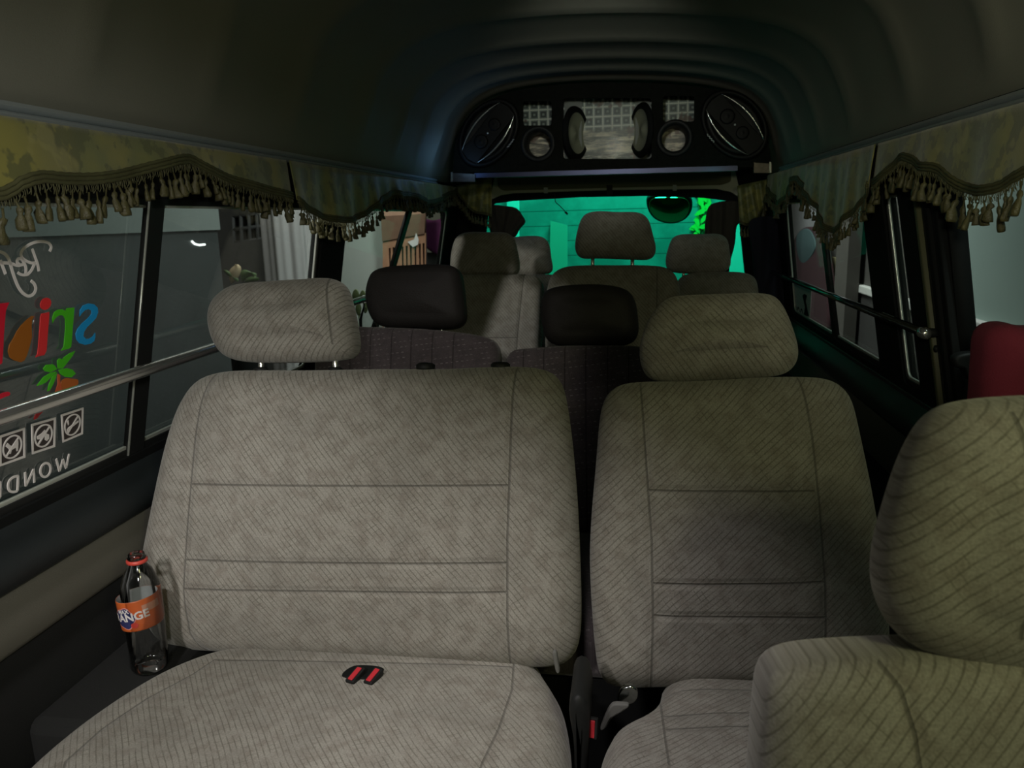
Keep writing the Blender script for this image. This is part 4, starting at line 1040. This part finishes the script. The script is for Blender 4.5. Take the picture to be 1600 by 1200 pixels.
# right: a neighbouring painted wall with a white ledge
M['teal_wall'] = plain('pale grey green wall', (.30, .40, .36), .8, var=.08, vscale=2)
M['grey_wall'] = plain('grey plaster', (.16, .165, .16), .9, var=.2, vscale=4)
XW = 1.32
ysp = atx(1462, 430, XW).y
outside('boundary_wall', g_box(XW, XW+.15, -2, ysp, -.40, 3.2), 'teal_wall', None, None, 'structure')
outside('boundary_wall_shaded', g_box(XW, XW+.15, ysp, 9, -.40, 3.2), plain('shaded wall render', (.065, .06, .055), .9, var=.2, vscale=3), None, None, 'structure')  # same wall farther back, its dimness put into a darker colour
M['ledge'] = plain('white ledge', (.62, .62, .60), .6)
zl = atx(1530, 499, XW).z
structure(bevel(mesh('trim_9', *g_box(XW-.03, XW+.01, -2, 9, zl-.045, zl), 'ledge', smooth=False), .006))
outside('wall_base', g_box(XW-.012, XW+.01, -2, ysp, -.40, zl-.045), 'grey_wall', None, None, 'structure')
outside('wall_base_shaded', g_box(XW-.012, XW+.01, ysp, 9, -.40, zl-.045), plain('shaded wall foot', (.030, .028, .027), .9, var=.2), None, None, 'structure')  # far stretch of the wall foot, dimness put into the colour
pil = lambda x0, x1: (atx(x0, 430, XW).y, atx(x1, 430, XW).y)
a, b = pil(1332, 1352)
meta(mesh('pilaster', *g_box(XW-.10, XW-.031, b, a, -.40, 3.0), plain('grey brown render', (.075, .068, .06), .9, var=.15), smooth=False), 'grey brown wall pier seen through the window behind the doorway', 'pier')
yb0, yb1 = pil(1296, 1328)
meta(mesh('wall_sign', *g_box(XW-.02, XW, yb1, yb0, zl+.02, zl+.12), plain('dull yellow band', (.30, .27, .14), .7), smooth=False), 'dull yellow band on the wall outside the right rear window', 'sign')
y0, y1 = pil(1226, 1292)
meta(mesh('gate_panel', *g_box(XW-.040, XW-.031, y1, y0+1.2, -.40, 2.6), plain('pale gate', (.34, .34, .36), .7), smooth=False), 'pale panel outside the farthest right window', 'panel')
fo_ = Frame((XW-.085, 0, 0), (0, 1, 0), (0, 0, 1)); fo_.N = V3((-1, 0, 0))
ar = thing('maroon_hump', 'dark maroon hump with teal inset outside the farthest right window', 'maroon_hump', fo_.pt(*fo_.uv(1265, 470)))  # unidentified maroon shape given a solid form
cushion('cover', fo_.uvs([(1233, 480), (1235, 420), (1242, 385), (1252, 362), (1266, 354), (1282, 362), (1294, 400), (1300, 470), (1300, 520), (1268, 520), (1236, 500)]), fo_, .06, plain('dark maroon cloth', (.028, .006, .010), .9), ar, R=.02, n=64)
cushion('inset', fo_.uvs([(1252, 372), (1262, 358), (1276, 362), (1284, 385), (1276, 402), (1262, 412), (1254, 395)]), fo_.shift(.03), .02, plain('teal inset', (.05, .085, .09), .8, spec=.2), ar, R=.008, n=48)
st = thing('window_sticker', 'white sticker with a black figure low in the farthest right window', 'sticker', FR.pt(*FR.uv(1250, 470), -.016))
FRs = FR.shift(-.0165)
plate('paper', FRs.uvs([(1236, 440), (1268, 452), (1264, 512), (1240, 492)]), [], .001, FRs, 'badge', st)
plate('figure', FRs.uvs([(1254, 462), (1257, 459), (1261, 462), (1259, 470), (1262, 486), (1264, 494), (1256, 494), (1258, 480), (1256, 470)]), [], .001, FRs.shift(.0008), 'black_matte', st)
strokes('script', [[(1241, 484), (1243, 478), (1245, 486), (1247, 480), (1250, 490), (1252, 483), (1256, 494), (1260, 492)]], .006, FRs.shift(.001), 'black_matte', st)
# maroon cloth over a post outside the doorway
f_m = Frame((0, 1.18, 0), (1, 0, 0), (0, 0, 1)); f_m.N = V3((0, -1, 0))
mc = thing('seat_cover', 'maroon cloth cover standing in the open doorway', 'cover', f_m.pt(*f_m.uv(1560, 640)))
cushion('cloth', f_m.uvs([(1538, 512), (1548, 506), (1572, 503), (1582, 508), (1640, 512), (1700, 530), (1720, 600), (1725, 760), (1600, 780), (1516, 770), (1518, 700), (1524, 620), (1528, 560), (1530, 530)]), f_m, .10, 'maroon', mc, R=.035, n=100, puff=.012, smooth=1, bend=lambda u, v: .006*math.sin(u*55+v*9))
f_u = f_m
bevel(mesh('stand', *g_box(f_u.uv(1560, 700)[0], f_u.uv(1680, 700)[0], 1.15, 1.21, -.4, .60), 'black_plastic', mc, smooth=False), .01)

# left side outside
M['wall_lit'] = plain('lit grey green wall', (.20, .235, .22), .85, var=.1, vscale=3)  # lit band along the top of the wall, put into a paler colour
M['wall_low'] = plain('dark blue grey unlit wall', (.058, .066, .066), .35, var=.2, vscale=5)  # unlit part below the band, put into a darker colour
XO = -2.3
ye = atx(352, 430, XO).y; zb = atx(100, 368, XO).z
outside('street_wall', g_box(XO-.15, XO, 1.2, ye, zb, 3.2), 'wall_lit', None, None, 'structure')
outside('street_wall_unlit', g_box(XO-.12, XO-.02, 1.2, ye, -.40, zb), 'wall_low', None, None, 'structure')
fh_ = Frame((0, 7.0, 0), (1, 0, 0), (0, 0, 1)); fh_.N = V3((0, -1, 0))
hs = thing('house', 'dark house front with a small-paned window, seen between the pillars on the left', 'house', fh_.pt(*fh_.uv(390, 600)))
hw = fh_.uvs([(362, 338), (412, 332), (414, 372), (364, 380)])
plate('facade', fh_.uvs([(330, 200), (470, 200), (470, 640), (330, 640)]), [hw], .2, fh_, plain('dark render', (.07, .066, .062), .9, var=.2), hs)
def grid_win():
    a, b, c, d = [V3((*q, 0)) for q in hw]; bars = []
    for i in range(5):
        t = i/4; p, q = a.lerp(b, t), d.lerp(c, t); bars.append(g_tube([fh_.pt(p.x, p.y, -.02), fh_.pt(q.x, q.y, -.02)], .018, 6))
    for i in range(3):
        t = i/2; p, q = a.lerp(d, t), b.lerp(c, t); bars.append(g_tube([fh_.pt(p.x, p.y, -.02), fh_.pt(q.x, q.y, -.02)], .018, 6))
    mesh('window_grid', *join(*bars), plain('grey bars', (.12, .12, .12), .7), hs)
    plate('window_pane', hw, [], .01, fh_.shift(-.08), plain('black pane', (.012, .013, .015), .2), hs)
grid_win()
fc_ = Frame((0, 5.2, 0), (1, 0, 0), (0, 0, 1)); fc_.N = V3((0, -1, 0))
cp = aty(455, 400, 5.2)
prof_c = []
colm = []
for k in range(160):
    a_ = 2*math.pi*k/160; colm.append((a_, .185*(1+.06*math.cos(a_*8)+.03*math.cos(a_*19))))
V, Fc = [], []
for z in (-.4, 3.0):
    for a_, r_ in colm: V.append((cp.x+r_*math.cos(a_), 5.2+r_*math.sin(a_), z))
Fc = [(i, (i+1) % 160, 160+(i+1) % 160, 160+i) for i in range(160)]
meta(mesh('column', V, Fc, plain('white column', (.33, .33, .325), .8)), 'pale fluted column outside between the left windows', 'column')
# potted leaves outside
lv = thing('plant', 'green and straw coloured leaves just above the bench headrest, outside the window', 'plant', aty(380, 450, 4.6))
def leaf(px, mat):
    P = catmull([tuple(aty(x, y, 4.6)) for x, y in px], 12, False); V, Fc = [], []
    for i, p in enumerate(P):
        w = .035*math.sin(math.pi*(i+.3)/(12.3)); V += [p+V3((-w, 0, w*.3)), p+V3((0, -.01, 0)), p+V3((w, 0, -w*.3))]
    for i in range(11):
        for j in range(2): Fc.append((i*3+j, i*3+j+1, i*3+j+4, i*3+j+3))
    o = mesh('leaf', V, Fc, mat, lv); m = o.modifiers.new('s', 'SOLIDIFY'); m.thickness = .004
M['leaf'] = plain('leaf green', (.06, .11, .035), .5); M['dry_leaf'] = plain('dry leaf', (.42, .33, .20), .7)
leaf([(362, 442), (366, 428), (372, 415), (370, 413)], 'dry_leaf'); leaf([(378, 440), (384, 428), (392, 424), (398, 434)], 'leaf'); leaf([(372, 440), (362, 430), (352, 422)], 'leaf'); leaf([(384, 440), (394, 436), (402, 433)], 'leaf')
mesh('pot', *g_lathe([(.10, -.40-aty(378, 450, 4.6).z), (.11, -.5), (.14, -.1), (.15, -.08), (.14, -.06)], aty(378, 450, 4.6), (0, 0, 1), 24), 'black_matte', lv)
lm = thing('lamp_glint', 'small curved white bright reflection seen in the side window', 'lamp_glint', atx(312, 382, XO+.05))
mesh('tube', *g_tube([atx(x, y, XO-.016) for x, y in ((300, 377), (304, 381), (311, 383), (320, 382))], .006, 8), emis('bright reflection', (.9, 1, .95), 2.2), lm)  # glowing strip stands in for a bulb reflected in the glass
# wall, wooden screen and purple cloth behind
M['pale_wall'] = plain('pale grey green render', (.36, .40, .375), .85, var=.06, vscale=2)
fw_ = Frame((0, 6.4, 0), (1, 0, 0), (0, 0, 1)); fw_.N = V3((0, -1, 0))
q = fw_.uvs([(505, 250), (612, 250), (612, 560), (505, 560)])
meta(plate('garden_wall', [(q[0][0], 3.0), (q[1][0], 3.0), (q[1][0], -.42), (q[0][0], -.42)], [], .15, fw_, 'pale_wall'), 'pale grey green wall left of the wooden screen', 'wall')
fx_ = fw_.shift(.10)
ws = thing('wooden_screen', 'brown wooden screen with upright slots seen through the far left window', 'screen', fx_.pt(*fx_.uv(632, 420)))
slots = []
for i, x in enumerate((607, 613, 627, 633.5, 640, 647, 654, 660)):
    slots.append(fx_.uvs([(x, 388 - i*1.1), (x+3.4, 387 - i*1.1), (x+3.4, 416), (x, 416)]))
plate('slotted_panel', fx_.uvs([(598, 376), (664, 364), (666, 900), (598, 900)]), slots, .04, fx_, plain('pale brown wood', (.36, .19, .11), .7, var=.2, vscale=12), ws)
plate('slot_backing', fx_.uvs([(598, 376), (664, 364), (666, 900), (598, 900)]), [], .02, fx_.shift(-.042), plain('dark slot', (.05, .04, .04), .9), ws)
plate('upper_board', fx_.uvs([(596, 338), (664, 334), (664, 365), (598, 377)]), [], .06, fx_.shift(.015), plain('mid brown wood', (.16, .09, .055), .7, var=.25, vscale=14), ws)
plate('top_board', fx_.uvs([(596, 300), (664, 296), (664, 334), (596, 338)]), [], .05, fx_.shift(.005), plain('light brown wood', (.40, .25, .17), .7, var=.15, vscale=14), ws)
meta(plate('paper_scrap', fx_.uvs([(638, 378), (648, 374), (651, 364), (655, 374), (654, 382), (646, 386)]), [], .004, fx_.shift(.019), 'badge'), 'scrap of white paper stuck over the wooden screen', 'paper')
fz_ = fw_.shift(-.3)
meta(plate('back_wall', fz_.uvs([(660, 395), (730, 395), (730, 560), (660, 560)]), [], .1, fz_, plain('grey wall', (.20, .20, .20), .85)), 'low grey wall right of the wooden screen', 'wall')
meta(cushion('awning', fz_.uvs([(664, 340), (676, 345), (730, 335), (730, 396), (690, 399), (664, 380)]), fz_.shift(.05), .1, plain('purple cloth', (.16, .03, .13), .8, var=.3, vscale=6), None, R=.03, n=60), 'purple cloth hanging right of the wooden screen', 'cloth')
lv2 = thing('plant', 'round green leaves low beside the dark headrest, outside', 'plant', aty(560, 495, 4.4))
for (x, y, w, h) in ((556, 462, 10, 16), (567, 463, 9, 15), (560, 482, 8, 15), (571, 480, 7, 13)):
    f9 = Frame((0, 4.4, 0), (1, 0, 0), (0, 0, 1)); f9.N = V3((0, -1, 0))
    cushion('leaf', f9.uvs([(x-w*.6, y), (x, y-h*.7), (x+w*.6, y), (x, y+h*.8)]), f9, .01, plain('dull leaf', (.10, .13, .05), .6), lv2, R=.003, n=32, puff=.003)
mesh('stem', *g_tube([aty(562, 490, 4.41), aty(564, 530, 4.41)-V3((0, 0, .9))], .01, 8), 'leaf', lv2)

# behind the rear window: planked wall under the yard light
def plank():
    m, nt, b = newmat('pale plank wall'); g = NG(nt)
    o = g.n('ShaderNodeTexCoord').outputs['Object']; b.inputs['Roughness'].default_value = .8
    sep = g.n('ShaderNodeSeparateXYZ'); nt.links.new(o, sep.inputs[0])
    z = g.math('ABSOLUTE', g.math('SUBTRACT', g.math('FRACT', g.math('DIVIDE', sep.outputs[2], .105)), .5))
    col = g.mix(g.step(z, .46, .49), (.36, .40, .38), (.10, .11, .10))
    n = g.noise(o, 3.5, 4, .6)
    col = g.mix(g.step(n, .35, .7), g.mix(1.0, col, (.55, .55, .55), 'MULTIPLY'), col)
    nt.links.new(col, b.inputs['Base Color']); return m
YR = 5.6
fr_ = Frame((0, YR, 0), (1, 0, 0), (0, 0, 1)); fr_.N = V3((0, -1, 0))
structure(plate('rear_fence', [(-1.10, -.40), (.90, -.40), (.90, 3.0), (-1.10, 3.0)], [], .06, fr_, plank()))
fr2 = fr_.shift(.06)
meta(plate('light_post', fr2.uvs([(792, 280), (810, 280), (812, 900), (792, 900)]), [], .05, fr2, plain('white post', (.85, .85, .85), .6)), 'bright pale post at the left edge of the green rear window', 'post')
meta(plate('light_post', fr2.uvs([(1136, 280), (1168, 280), (1172, 900), (1136, 900)]), [], .05, fr2, plain('white post b', (.80, .85, .80), .6)), 'bright pale post at the far right edge of the green rear window', 'post')
meta(plate('door_leaf', fr2.uvs([(860, 345), (886, 352), (888, 900), (850, 900)]), [], .04, fr2, plain('beige door', (.50, .42, .34), .7)), 'beige upright shape behind the raised headrest, seen through green glass', 'door')
vn = thing('vine', 'bright green leafy vine hanging behind the right side of the rear window', 'plant', fr2.pt(*fr2.uv(1094, 400)))
rv = random.Random(3)
f3 = fr_.shift(.004)
M['vine_leaf'] = plain('bright leaf', (.25, .85, .10), .5); 
for i in range(46):
    x = 1085+rv.random()*22; y = 300+rv.random()*90; u, v = f3.uv(x, y); a_ = rv.random()*6; L_ = .03+.02*rv.random(); w_ = L_*.42
    ca_, sa_ = math.cos(a_), math.sin(a_)
    q = [(-L_, 0), (-L_*.4, w_), (L_*.4, w_*.8), (L_, 0), (L_*.4, -w_*.8), (-L_*.4, -w_)]
    plate('leaf', [(u+p_*ca_-q_*sa_, v+p_*sa_+q_*ca_) for p_, q_ in q], [], .004, f3.shift(rv.random()*.05), 'vine_leaf', vn)
for k in range(3):
    mesh('stem', *g_tube([f3.pt(*f3.uv(1088+k*7, 285), .02), f3.pt(*f3.uv(1094+k*4, 350), .03), f3.pt(*f3.uv(1088+k*6, 410), .02), f3.pt(*f3.uv(1090+k*6, 410), .02)-V3((0, 0, f3.uv(1090, 410)[1]+.39))], .006, 6), 'leaf', vn)

# ---------------------------------------------------------------- light
def area(name, loc, target, size, power, col, sy=None, spread=180):
    l = bpy.data.lights.new(name, 'AREA'); l.energy = power; l.color = col; l.size = size; l.spread = math.radians(spread)
    if sy: l.shape = 'RECTANGLE'; l.size_y = sy
    o = bpy.data.objects.new(name, l); C.objects.link(o); o.location = loc
    o.rotation_euler = (V3(target)-V3(loc)).to_track_quat('-Z', 'Y').to_euler(); return o
def point(name, loc, power, col, r=.03):
    l = bpy.data.lights.new(name, 'POINT'); l.energy = power; l.color = col; l.shadow_soft_size = r
    o = bpy.data.objects.new(name, l); C.objects.link(o); o.location = loc; return o
def spot(name, loc, target, power, col, ang, blend=1.0, r=.06):
    l = bpy.data.lights.new(name, 'SPOT'); l.energy = power; l.color = col; l.spot_size = math.radians(ang); l.spot_blend = blend; l.shadow_soft_size = r
    o = bpy.data.objects.new(name, l); C.objects.link(o); o.location = loc
    o.rotation_euler = (V3(target)-V3(loc)).to_track_quat('-Z', 'Y').to_euler(); return o
spot('dome_lamp', (-.66, -.30, 1.60), (-.62, .98, .50), 54, (1, .95, .91), 50)
spot('ceiling_fill', (-.12, .58, 1.70), (-.14, .93, .46), 24, (1, .94, .93), 54, 1.0, .05)  # unseen overhead spot added to brighten the seat cushions
area('cab_fill', (.50, -.12, 1.50), (.45, .7, .9), .15, 2.3, (1.0, 1.0, .52))  # unseen warm light added over the nearest seat
spot('cab_fill', (.10, -.55, 1.45), (-.95, 1.15, .98), 50, (1, .97, .94), 38)  # unseen spot added to light the window lettering
spot('ceiling_fill', (-.36, 1.05, 1.68), (-.46, 1.9, .82), 9, (1, .94, .95), 40)  # unseen fill spot added for the dark plum seats
spot('cab_fill', (-.15, -.55, 1.42), (.60, 1.55, 1.32), 34, (1, .98, .75), 30)  # unseen spot added to brighten the valance over the doorway
spot('ceiling_fill', (-.10, 1.5, 1.66), (-.10, 3.4, 1.53), 15, (.98, 1, .90), 46)  # unseen spot added to bring up the speaker box
spot('street_lamp', (-2.1, .35, 1.72), (-.50, 2.75, 1.00), 150, (1, .95, .90), 15, .4)
area('rear_yard_lamp', (.1, 4.25, 2.9), (0, YR, 1.2), .8, 84, (.9, 1, .95))
area('alley_lamp', (1.0, .9, 2.8), (XW, 1.4, 1.1), .4, 11, (.82, 1, .92))
area('alley_lamp', (.98, 4.7, 2.5), (XW, 4.4, 1.2), .4, 1.2, (.95, .95, 1))
area('street_lamp', (-1.5, 2.6, 2.9), (XO, 3.0, 1.6), .4, 7.5, (.9, 1, .95))
area('yard_lamp', (-1.9, 4.4, 3.2), (-2.2, 6.4, 1.0), .5, 40, (1, .97, .92))
point('led_strip', (-.70, 3.22, 1.45), .16, (.25, .55, 1), .05)
point('led_strip', (.35, 3.20, 1.37), .06, (.15, .9, .8), .04)
w = bpy.data.worlds.new('night'); SC.world = w; w.use_nodes = True
w.node_tree.nodes['Background'].inputs[0].default_value = (.80, .82, .62, 1)
w.node_tree.nodes['Background'].inputs[1].default_value = .08
